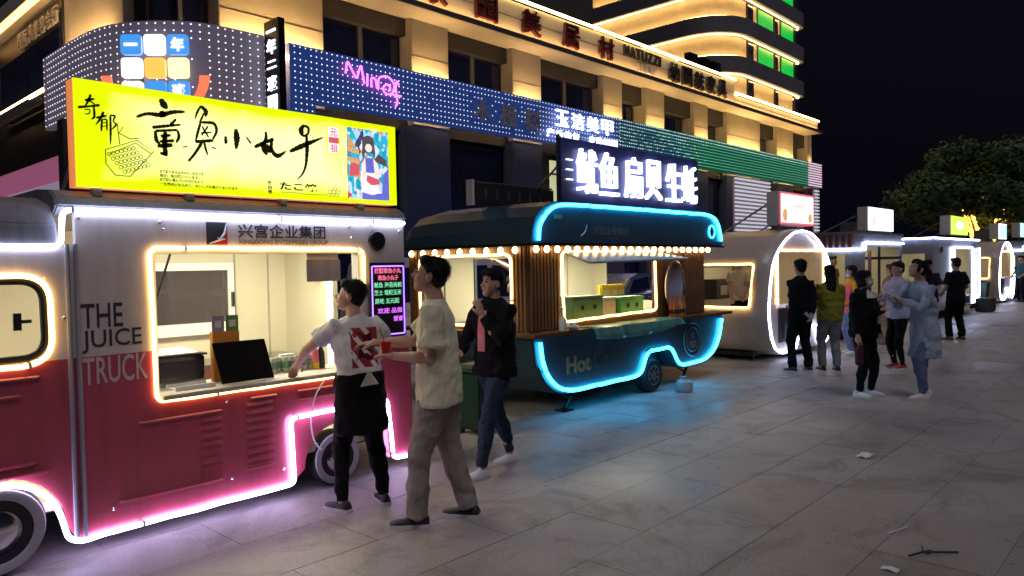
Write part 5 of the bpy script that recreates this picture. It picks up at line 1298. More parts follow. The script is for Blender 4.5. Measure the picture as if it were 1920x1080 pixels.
# ------------------------------------------------------------------ trees and street lamp
M('bark', (.07, .05, .035), .9, var=.3, bump=.5, bscale=18)
M('leaf', (.045, .105, .04), .6, var=.5, scale=1.3)
E('fairy_light', (1.0, .48, .06), 6.0, sample=False)
E('street_lamp_glow', (1.0, .95, .75), 6)
leaf_m = MAT['leaf']
def tree(x, y, h, rad, label, seed, lights=False, nleaf=24000):
    rnd = random.Random(seed)
    t = root('street_tree', (x, y, 0), label, 'tree', 'trees at the end of the row')
    b = MB(); limbs = []
    def limb(p, d, L_, r, lev):
        pts = [p]; q = p.copy(); dd = d.copy()
        for k in range(5):
            dd = (dd + Vector((rnd.uniform(-.12, .12), rnd.uniform(-.12, .12), .05))).normalized(); q = q + dd*L_/5; pts.append(q.copy())
        b.tube(pts, r, 7, radii=[r*(1 - .11*i) for i in range(6)]); limbs.append((lev, pts, r))
        if lev < 2:
            for k in range(3 if lev else 4):
                a = rnd.uniform(0, 6.28) + k*2.1; nd = (dd*.75 + Vector((math.cos(a), math.sin(a), .25))*.75).normalized(); limb(pts[rnd.choice((3, 4, 5))], nd, L_*.75, r*.55, lev + 1)
    if not lights: limb(Vector((x, y, -.05)), Vector((0, 0, 1)), h*.36, .22, 0)
    else:
        for lev, P, r in ((0, [(0, 0, -.05), (.02, .05, .7), (0, 0, 1.3), (-.02, -.05, 1.7), (0, 0, 2.0), (0, 0, 2.2)], .24), (1, [(0, 0, 2.0), (0, .22, 2.5), (.05, .40, 3.0), (0, .52, 3.5), (0, .70, 4.0), (0, .85, 4.5)], .17), (1, [(0, 0, 2.0), (.05, -.25, 2.5), (0, -.42, 2.9), (0, -.62, 3.3), (0, -.85, 3.8), (0, -1.0, 4.4)], .18)):
            P = [Vector((x, y, 0)) + Vector(q) for q in P]; b.tube(P, r, 8, radii=[r*(1 - .1*i) for i in range(6)]); limbs.append((lev, P, r))
            if lev: limb(P[5], Vector((0, .3 if P[5].y > y else -.3, 1)).normalized(), 1.6, .09, 1); limb(P[4], Vector((.5, -.5 if P[5].y > y else .5, .8)).normalized(), 1.6, .08, 1)
    b.build('trunk', 'bark', t, smooth=True)
    cl = []
    for k in range(34):
        a, e_ = rnd.uniform(0, 6.28), rnd.uniform(-.55, 1.0)
        rr = rad*rnd.uniform(.45, 1.0); cl.append((Vector((x + rr*math.cos(a)*math.sqrt(1 - e_*e_*.8), y + rr*math.sin(a)*math.sqrt(1 - e_*e_*.8), h*.66 + e_*h*.31)), rnd.uniform(.5, 1.15)*rad*.33))
    vs_ = []; fs = []
    for k in range(nleaf):
        c, r_ = cl[k % len(cl)]
        d = Vector((rnd.gauss(0, 1), rnd.gauss(0, 1), rnd.gauss(0, .8))).normalized(); p = c + d*r_*rnd.uniform(.55, 1.05)
        s_ = rnd.uniform(.09, .21); u_ = Vector((rnd.gauss(0, 1), rnd.gauss(0, 1), rnd.gauss(0, .6))).normalized(); w_ = u_.cross(d)
        if w_.length < .1: continue
        w_.normalize(); o_ = len(vs_); vs_ += [p - u_*s_, p + w_*s_*.5, p + u_*s_, p - w_*s_*.5]; fs.append((o_, o_+1, o_+2, o_+3))
    lv = MB(); lv.add(vs_, fs); me = bpy.data.meshes.new('crown'); me.from_pydata([(p[0]-x, p[1]-y, p[2]) for p in lv.v], [], lv.f); o = bpy.data.objects.new('crown', me); col.objects.link(o); me.materials.append(leaf_m); o.parent = t; o['kind'] = 'stuff'
    if lights:
        b = MB()
        for lev, pts, r in limbs:
            if lev > 1: continue
            n = 330 if lev == 0 else (260 if r > .12 else 30)
            for k in range(n):
                f_ = k/n*5; i = min(4, int(f_)); 
                if lev == 0 and f_ < .6: continue
                if lev == 1 and f_ > 4.2 and rnd.random() < .6: continue
                p = pts[i].lerp(pts[i+1], f_ - i); a = k*.9; rr = r*(1 - .1*f_) + .05 + rnd.uniform(0, .06)
                b.ell(p + Vector((math.cos(a)*rr, math.sin(a)*rr, rnd.uniform(-.03, .03))), (.042, .042, .042), 6, 4)
        for k in range(26):
            c, r_ = cl[k % len(cl)]
            if c.z > h*.60 or abs(c.y - y) > 1.5: continue
            for j in range(3): b.ell(c + Vector((rnd.uniform(-.4, .4), rnd.uniform(-.4, .4), rnd.uniform(-.5, .0))), (.05, .05, .05), 6, 4)
        lo = b.build('fairy_lights', 'fairy_light', t); lo['kind'] = 'stuff'
    return t
tree(44.5, 8.2, 7.3, 3.3, 'tree wrapped in amber fairy lights behind the far trailers', 5, True)
tree(52.0, 10.6, 8.3, 3.6, 'dark leafy tree left of the fairy light tree', 9)
tree(48.0, 4.2, 8.2, 3.6, 'dark leafy tree at the right edge of the picture', 12)
sl = root('street_lamp', (60, 8.6, 0), 'tall street lamp with a small bright head at the right edge', 'street lamp')
b = MB(); b.tube([(60, 8.6, 0), (60, 8.6, 5.6), (59.8, 8.7, 5.9), (59.2, 8.8, 6.0)], .07, 8); b.build('pole', 'metal_grey', sl, smooth=True)
b = MB(); b.ell((59.0, 8.82, 5.98), (.4, .2, .09), 12, 8); hd = b.build('lamp_head', 'metal_grey', sl, smooth=True)
b = MB(); b.ell((59.0, 8.82, 5.90), (.3, .15, .07), 12, 6); b.build('lamp_glass', 'street_lamp_glow', hd)
# ------------------------------------------------------------------ people
def fabric(name, c, var=.12, rough=.85):
    m = M(name, c, rough, var=var, scale=5, bump=.5, bscale=18)
    nt = m.node_tree; N, L = nt.nodes, nt.links; b = N['Principled BSDF']
    b.inputs['Specular IOR Level'].default_value = .15
    # soft drapery folds: creases of a distorted, stretched noise laid over the weave
    mp = N.new('ShaderNodeMapping'); mp.inputs['Scale'].default_value = (1, 1, .38); mp.inputs['Rotation'].default_value = (.25, .35, 0); L.new(N['Texture Coordinate'].outputs['Object'], mp.inputs['Vector'])
    n5 = N.new('ShaderNodeTexNoise'); n5.inputs['Scale'].default_value = 7; n5.inputs['Detail'].default_value = 3; n5.inputs['Distortion'].default_value = 1.4; L.new(mp.outputs['Vector'], n5.inputs['Vector'])
    s5 = N.new('ShaderNodeMath'); s5.operation = 'SUBTRACT'; s5.inputs[1].default_value = .5; L.new(n5.outputs['Fac'], s5.inputs[0])
    a5 = N.new('ShaderNodeMath'); a5.operation = 'ABSOLUTE'; L.new(s5.outputs[0], a5.inputs[0])
    b5 = N.new('ShaderNodeBump'); b5.inputs['Strength'].default_value = .7; b5.inputs['Distance'].default_value = .05
    L.new(a5.outputs[0], b5.inputs['Height'])
    old = b.inputs['Normal'].links[0].from_node; L.new(b5.outputs['Normal'], old.inputs['Normal'])
M('skin', (.50, .29, .20), .55, var=.06, scale=10, bump=.05, bscale=120)
M('hair_black', (.008, .007, .008), .62, var=.4, scale=30, stretch=(1, 1, .2), bump=.5, bscale=60)
M('hair_auburn', (.09, .025, .012), .45, var=.4, scale=30, stretch=(1, 1, .2), bump=.5, bscale=60)
M('eye_dark', (.01, .01, .012), .2)
for q_ in ('hair_black', 'hair_auburn'): MAT[q_].node_tree.nodes['Principled BSDF'].inputs['Specular IOR Level'].default_value = .2
M('lips', (.36, .13, .11), .5)
M('mask_blue', (.42, .60, .68), .8)
for n_, c_ in (('cloth_white', (.66, .64, .60)), ('cloth_cream', (.74, .70, .50)), ('cloth_black', (.006, .006, .008)), ('cloth_charcoal', (.02, .02, .024)), ('cloth_khaki', (.30, .265, .235)),
        ('denim_dark', (.025, .035, .065)), ('denim_blue', (.13, .17, .28)), ('denim_pale', (.34, .40, .50)), ('cloth_pink', (.62, .10, .18)), ('cloth_rose', (.60, .20, .24)), ('cloth_olive', (.24, .23, .03)), ('cloth_orange', (.55, .27, .03)), ('cloth_grey', (.22, .20, .20)), ('cloth_tan', (.30, .22, .15)), ('cloth_teal', (.03, .10, .15)), ('cloth_lavender', (.45, .43, .55)), ('cloth_wine', (.10, .03, .05)), ('cloth_red', (.45, .03, .03))):
    fabric(n_, c_)
M('shoe_black', (.018, .018, .02), .5); M('shoe_white', (.66, .65, .66), .5, var=.06); M('shoe_red', (.35, .03, .03), .5); M('shoe_brown', (.16, .10, .06), .6)
def printed_tee():
    """white cotton with a red and dark block printed on the back"""
    m = MAT['cloth_white'].copy(); m.name = 'cloth_white_print'; nt = m.node_tree; N, L = nt.nodes, nt.links; b = N['Principled BSDF']
    src = b.inputs['Base Color'].links[0].from_socket
    co = N.new('ShaderNodeTexCoord').outputs['Object']; sp = N.new('ShaderNodeSeparateXYZ'); L.new(co, sp.inputs[0])
    def mth(op, a, b_):
        n = N.new('ShaderNodeMath'); n.operation = op
        for i, v in enumerate((a, b_)):
            if hasattr(v, 'links'): L.new(v, n.inputs[i])
            else: n.inputs[i].default_value = v
        return n.outputs[0]
    X, Y, Z = sp.outputs
    def rect(x0, x1, z0, z1): return mth('MULTIPLY', mth('MULTIPLY', mth('GREATER_THAN', X, x0), mth('LESS_THAN', X, x1)), mth('MULTIPLY', mth('GREATER_THAN', Z, z0), mth('LESS_THAN', Z, z1)))
    back = mth('LESS_THAN', Y, -.02)
    area = mth('MULTIPLY', rect(-.10, .115, 1.02, 1.30), back)
    st = mth('FRACT', mth('MULTIPLY', mth('ADD', X, mth('MULTIPLY', Z, .7)), 9.0), 0.)
    nz = N.new('ShaderNodeTexNoise'); nz.inputs['Scale'].default_value = 14; L.new(co, nz.inputs['Vector'])
    red = mth('MULTIPLY', area, mth('MAXIMUM', mth('GREATER_THAN', st, .38), mth('GREATER_THAN', nz.outputs['Fac'], .52)))
    dark = mth('MULTIPLY', mth('MULTIPLY', rect(-.05, .06, 1.07, 1.27), back), mth('GREATER_THAN', nz.outputs['Fac'], .50))
    m1 = N.new('ShaderNodeMix'); m1.data_type = 'RGBA'; L.new(red, m1.inputs[0]); L.new(src, m1.inputs[6]); m1.inputs[7].default_value = (.33, .035, .05, 1)
    m2 = N.new('ShaderNodeMix'); m2.data_type = 'RGBA'; L.new(dark, m2.inputs[0]); L.new(m1.outputs[2], m2.inputs[6]); m2.inputs[7].default_value = (.06, .012, .02, 1)
    L.new(m2.outputs[2], b.inputs['Base Color']); MAT['cloth_white_print'] = m
printed_tee()
_clouds = bpy.data.textures.new('folds', 'CLOUDS'); _clouds.noise_scale = .11; _clouds.noise_depth = 1
_creases = bpy.data.textures.new('creases', 'MARBLE'); _creases.noise_scale = .16; _creases.turbulence = 9; _creases.noise_depth = 1
_strand = bpy.data.textures.new('strands', 'CLOUDS'); _strand.noise_scale = .035; _strand.noise_depth = 2
def remesh(mb, name, vox, it=5, disp=0., tex=None):
    """fuse overlapping closed shapes into one skin"""
    me = mb.mesh(name); o = bpy.data.objects.new(name, me); col.objects.link(o)
    r_ = o.modifiers.new('r', 'REMESH'); r_.mode = 'VOXEL'; r_.voxel_size = vox; r_.use_smooth_shade = True
    s_ = o.modifiers.new('s', 'SMOOTH'); s_.factor = .5; s_.iterations = it
    if disp:
        d_ = o.modifiers.new('d', 'DISPLACE'); d_.texture = tex or _clouds; d_.strength = disp; d_.mid_level = .5; d_.texture_coords = 'LOCAL'
        if not tex:
            d2 = o.modifiers.new('d2', 'DISPLACE'); d2.texture = _creases; d2.strength = disp*.55; d2.mid_level = .5; d2.texture_coords = 'LOCAL'
        s2 = o.modifiers.new('s2', 'SMOOTH'); s2.factor = .4; s2.iterations = 1
    m2 = bpy.data.meshes.new_from_object(o.evaluated_get(bpy.context.evaluated_depsgraph_get()))
    bpy.data.objects.remove(o); bpy.data.meshes.remove(me)
    m2.name = name; m2.polygons.foreach_set('use_smooth', [True]*len(m2.polygons))
    return m2
def part(me, name, m, parent):
    o = bpy.data.objects.new(name, me); col.objects.link(o); o.parent = parent; me.materials.clear(); me.materials.append(MAT[m]); ORG[o.name] = (0, 0, 0); return o
def ik(a, c, l1, l2, pole):
    d = c - a; D = d.length
    if D > (l1 + l2)*.995: c = a + d*((l1 + l2)*.995/D); d = c - a; D = d.length
    u = d/D; x = (l1*l1 - l2*l2 + D*D)/(2*D); h = math.sqrt(max(0, l1*l1 - x*x))
    p = pole - u*pole.dot(u); p = p.normalized() if p.length > 1e-5 else u.orthogonal().normalized()
    return a + u*x + p*h, c
def ering(c, rx, ry, n=20, tilt=0.):
    return [(c[0] + rx*math.cos(2*math.pi*i/n), c[1] + ry*math.sin(2*math.pi*i/n), c[2] + tilt*math.sin(2*math.pi*i/n)) for i in range(n)]
TOPS = {  # (height, half width, half depth), heights as a share of the figure
    'tee': [(.50, .172, .120), (.56, .168, .118), (.62, .162, .114), (.70, .172, .116), (.76, .182, .112), (.805, .172, .095), (.832, .115, .075), (.852, .066, .062)],
    'over': [(.455, .215, .15), (.53, .208, .146), (.62, .200, .138), (.70, .200, .132), (.76, .200, .122), (.80, .186, .105), (.828, .125, .082), (.85, .07, .066)],
    'jacket': [(.475, .198, .142), (.50, .206, .148), (.56, .200, .142), (.63, .195, .138), (.70, .200, .136), (.76, .202, .126), (.805, .186, .108), (.832, .128, .088), (.862, .078, .074)],
    'coat': [(.30, .235, .165), (.40, .222, .158), (.50, .205, .148), (.60, .186, .134), (.70, .190, .130), (.76, .192, .122), (.80, .178, .104), (.83, .12, .084), (.856, .074, .07)],
}
def person(label, loc, face, H=1.70, top='tee', topm='cloth_white', sleeve='short', legm='cloth_black', legw=1.0, shoem='shoe_black', solem='shoe_white', hair='short', hairm='hair_black', hands=((-.24, .04, .80), (.24, .04, .80)),
           hdir=(None, None), feet=((-.11, .03, 4), (.11, -.03, -4)), lean=(0, 0), yaw=0, pitch=0, vox=.011, elbow=(None, None), curl=.5, bulk=1.0, extra=None, mask=False, glasses=False, legs=True, inner=None, open_front=None, group='people at the food trucks', cap=False):
    t = root('person', loc, label, 'person', group, R(face - 90))
    k = H/1.72; S = Vector
    Lx, Ly = lean
    def spine(z):                               # the trunk leans from the hips up
        f = max(0, (z/H - .52)/.33); return S((Lx*f, Ly*f, z))
    hipz = .525*H
    sk, tp, lg = MB(), MB(), MB()
    # head
    hr = Matrix.Rotation(R(yaw), 3, 'Z') @ Matrix.Rotation(R(-pitch), 3, 'X')
    nb = spine(.845*H); hc = nb + S((Lx*.2, Ly*.25 + .012*k, .152*k)) + (hr @ S((0, .02*k*abs(pitch)/30, 0)))
    hp = lambda x, y, z: hc + hr @ S((x*k, y*k, z*k))
    def he(mb, c, r, nu=14, nv=10): mb.ell(hp(*c), [q*k for q in r], nu, nv, hr)
    he(sk, (0, -.012, .030), (.076, .094, .088)); he(sk, (0, .026, -.032), (.062, .066, .082)); he(sk, (0, .045, -.088), (.040, .040, .034)); he(sk, (-.03, .06, -.03), (.026, .024, .03)); he(sk, (.03, .06, -.03), (.026, .024, .03))
    sk.cyl(hp(0, .082, .006), hp(0, .112, -.034), .008*k, .015*k, 8); he(sk, (0, .094, -.036), (.017, .014, .012), 8, 6)
    for d in (-1, 1): he(sk, (d*.078, -.006, -.012), (.012, .024, .034), 8, 6)
    sk.tube([hp(0, -.018, -.05), nb + S((0, 0, .03*k)), nb - S((0, 0, .06*k))], .055*k, 14, radii=[.055*k, .057*k, .075*k])
    # trunk under the clothes
    sk.loft([ering(spine(z*H), rx*k, ry*k) for z, rx, ry in ((.50, .12, .085), (.60, .118, .08), (.70, .13, .085), (.78, .135, .08), (.83, .08, .06))])
    # clothing of the trunk
    rows = TOPS[top]
    tp.loft([ering(spine(z*H), rx*k*bulk, ry*k*bulk, 24) for z, rx, ry in rows])
    out = {}
    for i, d in enumerate((-1, 1)):
        sh = spine(.803*H) + S((d*.165*k*(.5 + .5*bulk), -.005, 0)); tg = S([q*k for q in hands[i]])
        pole = S(elbow[i]) if elbow[i] else S((d*.5, -.6, -.6))
        el, wr = ik(sh, tg, .285*k, .25*k, pole)
        sk.tube([sh, sh.lerp(el, .5), el, el.lerp(wr, .35), wr], .04, 12, radii=[.05*k, .045*k, .040*k, .040*k, .026*k])
        if sleeve == 'short':
            big = .012 if top == 'over' else 0
            f_ = .78 if top == 'over' else .58
            tp.tube([spine(.80*H) + S((d*.10*k, 0, -.02)), sh, sh.lerp(el, f_*.5), sh.lerp(el, f_)], .07, 14, radii=[(.07 + big)*k, (.072 + big)*k, (.070 + big)*k, (.075 + big*1.6)*k])
        else:
            tp.tube([spine(.80*H) + S((d*.10*k, 0, -.02)), sh, sh.lerp(el, .5), el, el.lerp(wr, .5), el.lerp(wr, .96)], .06, 14, radii=[.07*k*bulk, .074*k*bulk, .066*k*bulk, .060*k*bulk, .054*k*bulk, .044*k*bulk])
        # hand: palm, four fingers of unequal length, thumb from the side of the palm
        fd = (S(hdir[i]).normalized() if hdir[i] else (wr - el).normalized())
        sd = fd.cross(S((0, 0, 1))); sd = sd.normalized() if sd.length > .2 else S((0, 1, 0))
        nm = sd.cross(fd).normalized()          # back of the hand
        if abs(fd.z) > .75: sd, nm = S((0, 1, 0)) - fd*fd.y, S((d, 0, 0)); sd.normalize(); nm = (nm - fd*nm.dot(fd)).normalized()
        q = Matrix((sd, nm, fd)).transposed()
        sk.tube([wr, wr + fd*.03*k], .024, 10, radii=[.026*k, .030*k])
        sk.ell(wr + fd*.052*k, (.042*k, .017*k, .05*k), 12, 8, q)
        for f, (o_, L_) in enumerate(((-.030, .068), (-.010, .078), (.010, .074), (.029, .058))):
            p = wr + fd*.088*k + sd*o_*k; a = 0.; pts = [p - fd*.02*k, p]
            for sgm in range(3):
                a += curl*(.55 + .1*f); p = p + (fd*math.cos(a) - nm*math.sin(a))*(L_*k*(.42, .33, .25)[sgm]); pts.append(p)
            sk.tube(pts, .009, 8, radii=[.0105*k, .0105*k, .0098*k, .009*k, .0078*k])
        ts = -d
        sk.tube([wr + fd*.02*k + sd*ts*.026*k, wr + fd*.055*k + sd*ts*.055*k - nm*.012*k, wr + fd*.088*k + sd*ts*.058*k - nm*.030*k], .012, 8, radii=[.016*k, .0125*k, .0095*k])
        out['LR'[i]] = wr + fd*.075*k - nm*.03*k
        out['LR'[i] + 'dir'] = fd
    # legs and shoes
    if legs:
        lg.loft([ering(spine(z*H), rx*k*(.92 + .08*legw), ry*k*(.92 + .08*legw)) for z, rx, ry in ((.455, .135, .10), (.49, .160, .118), (.535, .160, .115), (.59, .138, .098), (.61, .134, .095))])
        for i, d in enumerate((-1, 1)):
            fx, fy, fa = feet[i]; an = S((fx*k, fy*k, .085*k)); hj = S((d*.082*k, 0, hipz - .03*k))
            fd = S((math.sin(R(-fa)), math.cos(R(-fa)), 0))
            kn, an = ik(hj, an, .408*k, .398*k, S((d*.08, 1, 0)))
            w_ = legw
            lg.tube([hj + S((0, 0, .03*k)), hj.lerp(kn, .3), hj.lerp(kn, .7), kn, kn.lerp(an, .4), kn.lerp(an, .8), an + S((0, 0, -.02*k))], .08, 16, radii=[.094*k*w_, .094*k*w_, .078*k*w_, .068*k*w_, .066*k*w_, (.052 if w_ <= 1.05 else .066)*k*w_, (.047 if w_ <= 1.05 else .064)*k*w_])
            sk.tube([hj, kn, an - S((0, 0, .03*k))], .05, 10, radii=[.065*k, .045*k, .034*k])
            sh_ = MB(); sd = fd.cross(S((0, 0, 1)))
            rings = []
            for s_, w2, h_ in ((-.075, .026, .060), (-.06, .034, .085), (-.02, .037, .088), (.03, .039, .080), (.08, .045, .062), (.13, .046, .052), (.165, .036, .044), (.183, .016, .034)):
                c = S((an.x, an.y, 0)) + fd*s_*k
                rings.append([c + sd*math.cos(a)*w2*k + S((0, 0, (.022 + (h_ - .022)*max(0, math.sin(a)) if math.sin(a) > 0 else .022 + .006*math.sin(a))*k)) for a in [2*math.pi*j/14 for j in range(14)]])
            sh_.loft(rings); so = sh_.build('shoe', shoem, t, smooth=True, local=True)
            sl_ = MB(); sl_.loft([[c2 + S((0, 0, zz)) for c2 in [S((an.x, an.y, 0)) + fd*s_*k + sd*e_*w2*k for s_, w2 in ((-.08, .022), (-.066, .036), (.03, .041), (.10, .049), (.15, .045), (.19, .016)) for e_ in (1,)] + [S((an.x, an.y, 0)) + fd*s_*k - sd*w2*k for s_, w2 in ((.19, .016), (.15, .045), (.10, .049), (.03, .041), (-.066, .036), (-.08, .022))]] for zz in (.0005, .026*k)])
            sl_.build('sole', solem, so, smooth=True, local=True)
    body = part(remesh(sk, 'body', vox*.75, 4), 'body', 'skin', t)
    part(remesh(tp, 'top', vox, 5, .020 if top == 'over' else (.030 if top != 'tee' else .022)), {'tee': 'shirt', 'over': 'shirt', 'jacket': 'jacket', 'coat': 'coat'}[top], topm, t)
    if legs: part(remesh(lg, 'trousers', vox, 5, .024), 'trousers', legm, t)
    # hair
    h_ = MB()
    he(h_, (0, -.024, .048), (.086, .098, .086)); he(h_, (0, -.052, .0), (.078, .062, .078)); he(h_, (0, .046, .092), (.066, .046, .032)); he(h_, (.03, .06, .078), (.04, .03, .028), 10, 8); he(h_, (-.03, .058, .08), (.04, .03, .028), 10, 8)
    if hair == 'bob':
        for d in (-1, 1): he(h_, (d*.070, -.01, -.03), (.026, .05, .075)); he(h_, (d*.045, .068, .055), (.035, .022, .034), 10, 8)
        he(h_, (0, -.07, -.05), (.078, .04, .08))
    if hair in ('long',):
        h_.loft([[hp(x, y, z) for x, y, z in [(math.cos(a)*w2, cy + math.sin(a)*.042, zz) for a in [2*math.pi*j/14 for j in range(14)]]] for zz, w2, cy in ((.06, .07, -.06), (-.05, .082, -.068), (-.15, .088, -.085), (-.26, .08, -.10), (-.34, .05, -.105))])
    if hair == 'ponytail':
        h_.tube([hp(0, -.10, .05), hp(0, -.155, .055), hp(0, -.19, .0), hp(0, -.195, -.10), hp(0, -.18, -.22), hp(0, -.165, -.27)], .03, 10, radii=[.03*k, .034*k, .042*k, .038*k, .026*k, .01*k])
        for d in (-1, 1): he(h_, (d*.066, .03, -.005), (.016, .03, .06), 8, 6)
    part(remesh(h_, 'hair', vox*.8, 2, .016, _strand), 'hair', hairm, t)
    if vox < .0135:                              # loose strands over the moulded mass
        rn = random.Random(int(H*1000) + int(face)); st = MB(); cc = S((0, -.024, .048))
        for q in range(700):
            d = S((rn.gauss(0, 1), rn.gauss(0, 1), rn.gauss(.35, 1))).normalized()
            if d.z < -.45 or (d.y > .35 and d.z < .30): continue
            p = cc + S((d.x*.086, d.y*.098, d.z*.087)); n = S((d.x/.086, d.y/.098, d.z/.087)).normalized()
            g_ = S((rn.gauss(0, .35), rn.gauss(.15 if d.y > 0 else -.1, .3), -1)); tt = (g_ - n*g_.dot(n)).normalized(); sd_ = tt.cross(n)*.0022
            L_ = rn.uniform(.03, .065); lift = rn.uniform(.002, .011)
            pts = [p - n*.002, p + tt*L_*.5 + n*lift*.8, p + tt*L_ + n*(lift - L_*.10)]
            st.add([hp(*(pts[0] - sd_)), hp(*(pts[0] + sd_)), hp(*(pts[1] + sd_)), hp(*(pts[1] - sd_)), hp(*pts[2])], [(0, 1, 2, 3), (3, 2, 4)])
        so_ = st.build('hair_strands', hairm, t, local=True); so_['kind'] = 'stuff'
    if cap:
        c_ = MB(); he(c_, (0, -.018, .062), (.092, .108, .082)); c_.build('cap', cap, t, smooth=True, local=True)
        c_ = MB(); c_.loft([[hp(x, y, z) for x, y, z in ((-.075, .06, .065), (.075, .06, .065), (.075, .06, .075), (-.075, .06, .075))], [hp(x, y, z) for x, y, z in ((-.06, .18, .052), (.06, .18, .052), (.06, .18, .06), (-.06, .18, .06))]]); c_.build('cap_brim', cap, t, local=True)
    # face
    for d in (-1, 1):
        e_ = MB(); he(e_, (d*.030, .083, .004), (.013, .007, .006), 8, 6); e_.build('eye', 'eye_dark', body, smooth=True, local=True)
        e_ = MB(); he(e_, (d*.031, .084, .024), (.018, .006, .0035), 8, 5); e_.build('eyebrow', hairm, body, local=True)
    if mask:
        e_ = MB(); he(e_, (0, .050, -.060), (.058, .058, .046), 14, 10); e_.build('face_mask', 'mask_blue', t, smooth=True, local=True)
    else:
        e_ = MB(); he(e_, (0, .086, -.066), (.022, .008, .006), 10, 6); e_.build('mouth', 'lips', body, smooth=True, local=True)
    if glasses:
        e_ = MB()
        for d in (-1, 1):
            e_.tube([hp(d*.034 + .024*math.cos(a), .100, .002 + .019*math.sin(a)) for a in [2*math.pi*j/14 for j in range(14)]], .0022*k, 5, True)
            e_.tube([hp(d*.058, .098, .006), hp(d*.080, .02, .006), hp(d*.082, -.01, -.002)], .002*k, 5)
        e_.tube([hp(-.010, .102, .006), hp(.010, .102, .006)], .002*k, 5); e_.build('glasses', 'metal_grey', t, local=True)
    if inner:                                    # strip of the inner layer in the open front
        im, wd, z0, z1 = inner; rr = TOPS[top]; e_ = MB(); rings = []
        for j in range(9):
            z = z0 + (z1 - z0)*j/8
            ry = np.interp(z, [q[0] for q in rr], [q[2] for q in rr])*k*bulk; rx = np.interp(z, [q[0] for q in rr], [q[1] for q in rr])*k*bulk
            rings.append([tuple(spine(z*H) + S((math.sin(a)*rx*sc, math.cos(a)*ry*sc, 0))) for a, sc in ((-wd, 1.07), (-wd*.5, 1.10), (0, 1.11), (wd*.5, 1.10), (wd, 1.07), (wd, .9), (0, .9), (-wd, .9))])
        e_.loft(rings); e_.build('inner_shirt', im, t, smooth=True, local=True)
    if extra == 'apron':
        e_ = MB(); e_.loft([ering(spine(z*H), rx*k, ry*k, 24) for z, rx, ry in ((.335, .196, .156), (.42, .198, .156), (.50, .198, .152), (.57, .198, .144), (.600, .194, .138))])
        part(remesh(e_, 'apron', vox, 5, .03), 'apron', 'cloth_black', t)
        e_ = MB(); e_.loft([[(-.012*k, -.150*k, .605*H), (.016*k, -.150*k, .605*H), (.016*k, -.160*k, .605*H), (-.012*k, -.160*k, .605*H)], [(-.075*k, -.164*k, .550*H), (.07*k, -.164*k, .555*H), (.07*k, -.172*k, .555*H), (-.075*k, -.172*k, .550*H)]]); e_.build('apron_tie', 'cloth_white', t, local=True)
    out['root'] = t; c, s = math.cos(R(face - 90)), math.sin(R(face - 90))
    W = lambda v: Vector((loc[0] + c*v.x - s*v.y, loc[1] + s*v.x + c*v.y, loc[2] + v.z))
    out['Lw'], out['Rw'] = W(out['L']), W(out['R']); out['W'] = W
    return out

LEFT = 133.0           # heading of the picture's left
AWAY = 43.0
# the three nearest
p1 = person('person in white printed tee and black apron serving at the juice truck window', (3.14, 4.42, 0), 78, 1.63, 'tee', 'cloth_white_print', 'short', 'cloth_black', 1.02, 'shoe_black', 'shoe_white', hands=((-.33, .44, 1.08), (.20, .34, 1.02)), hdir=((-.1, .8, -.6), (0, 1, -.2)),
    feet=((-.17, .0, 22), (.16, -.02, -8)), yaw=58, pitch=-14, vox=.009, elbow=((-1, 0, -.35), (1, -.2, -.5)), extra='apron', bulk=1.10, lean=(-.02, .05))
p2 = person('tall person in loose cream tee, glasses and khaki trousers holding a red cup', (3.29, 3.74, 0), 128, 1.78, 'over', 'cloth_cream', 'short', 'cloth_khaki', 1.14, 'shoe_black', 'shoe_white', hands=((-.12, .25, 1.10), (.06, .42, 1.17)), hdir=((.3, .9, .1), (-.1, .95, -.05)),
    feet=((-.10, .14, 6), (.10, -.16, -10)), yaw=6, pitch=-16, vox=.009, glasses=True, curl=.45, elbow=((-.3, -.7, -.7), (.5, -.4, -.7)), lean=(0, .02))
p3 = person('person in open black jacket over a pink top with dark jeans and white sneakers', (4.46, 4.36, 0), 178, 1.69, 'jacket', 'cloth_black', 'long', 'denim_dark', 1.0, 'shoe_white', 'shoe_white', hands=((-.06, .19, 1.34), (.16, .26, 1.02)), hdir=((.3, .15, 1), (-.4, .9, .1)),
    feet=((-.09, .27, 0), (.09, -.27, -6)), yaw=-4, pitch=-6, vox=.009, curl=.6, bulk=1.06, inner=('cloth_rose', .20, .60, .80), elbow=((-.5, .0, -1), (.8, -.4, -.6)))
g = root('red_cup', tuple(p2['Lw'] - Vector((0, 0, .03))), 'red paper cup in the hand of the tall person', 'cup')
c = p2['Lw'] + Vector((0, 0, .065))
b = MB(); b.lathe([(.026, c.z - .05), (.036, c.z + .05), (.037, c.z + .052), (.0, c.z + .045)], (c.x, c.y, 0), 'z', 16); b.build('cup_body', 'cloth_red', g, smooth=True)
b = MB(); b.tube([(c.x, c.y, c.z + .03), (c.x - .03, c.y + .02, c.z + .14)], .004, 6); b.build('skewer', 'wood_slat', g)
g = root('black_phone', tuple(p2['Rw']), 'black phone held low by the tall person', 'phone')
c = p2['Rw'] - Vector((0, 0, .0)); d_ = Vector((math.cos(R(128)), math.sin(R(128)), .3)).normalized(); s_ = Vector((d_.y, -d_.x, 0)).normalized()
b = MB(); b.obox(c, s_*.035, s_.cross(d_)*.005, d_*.07); b.build('case', 'paint_black', g, bevel=.003)
g = root('soda_bottle', (3.45, 4.72, .0), 'red capped clear bottle hanging at the truck side', 'bottle')
c = (3.60, 4.88)
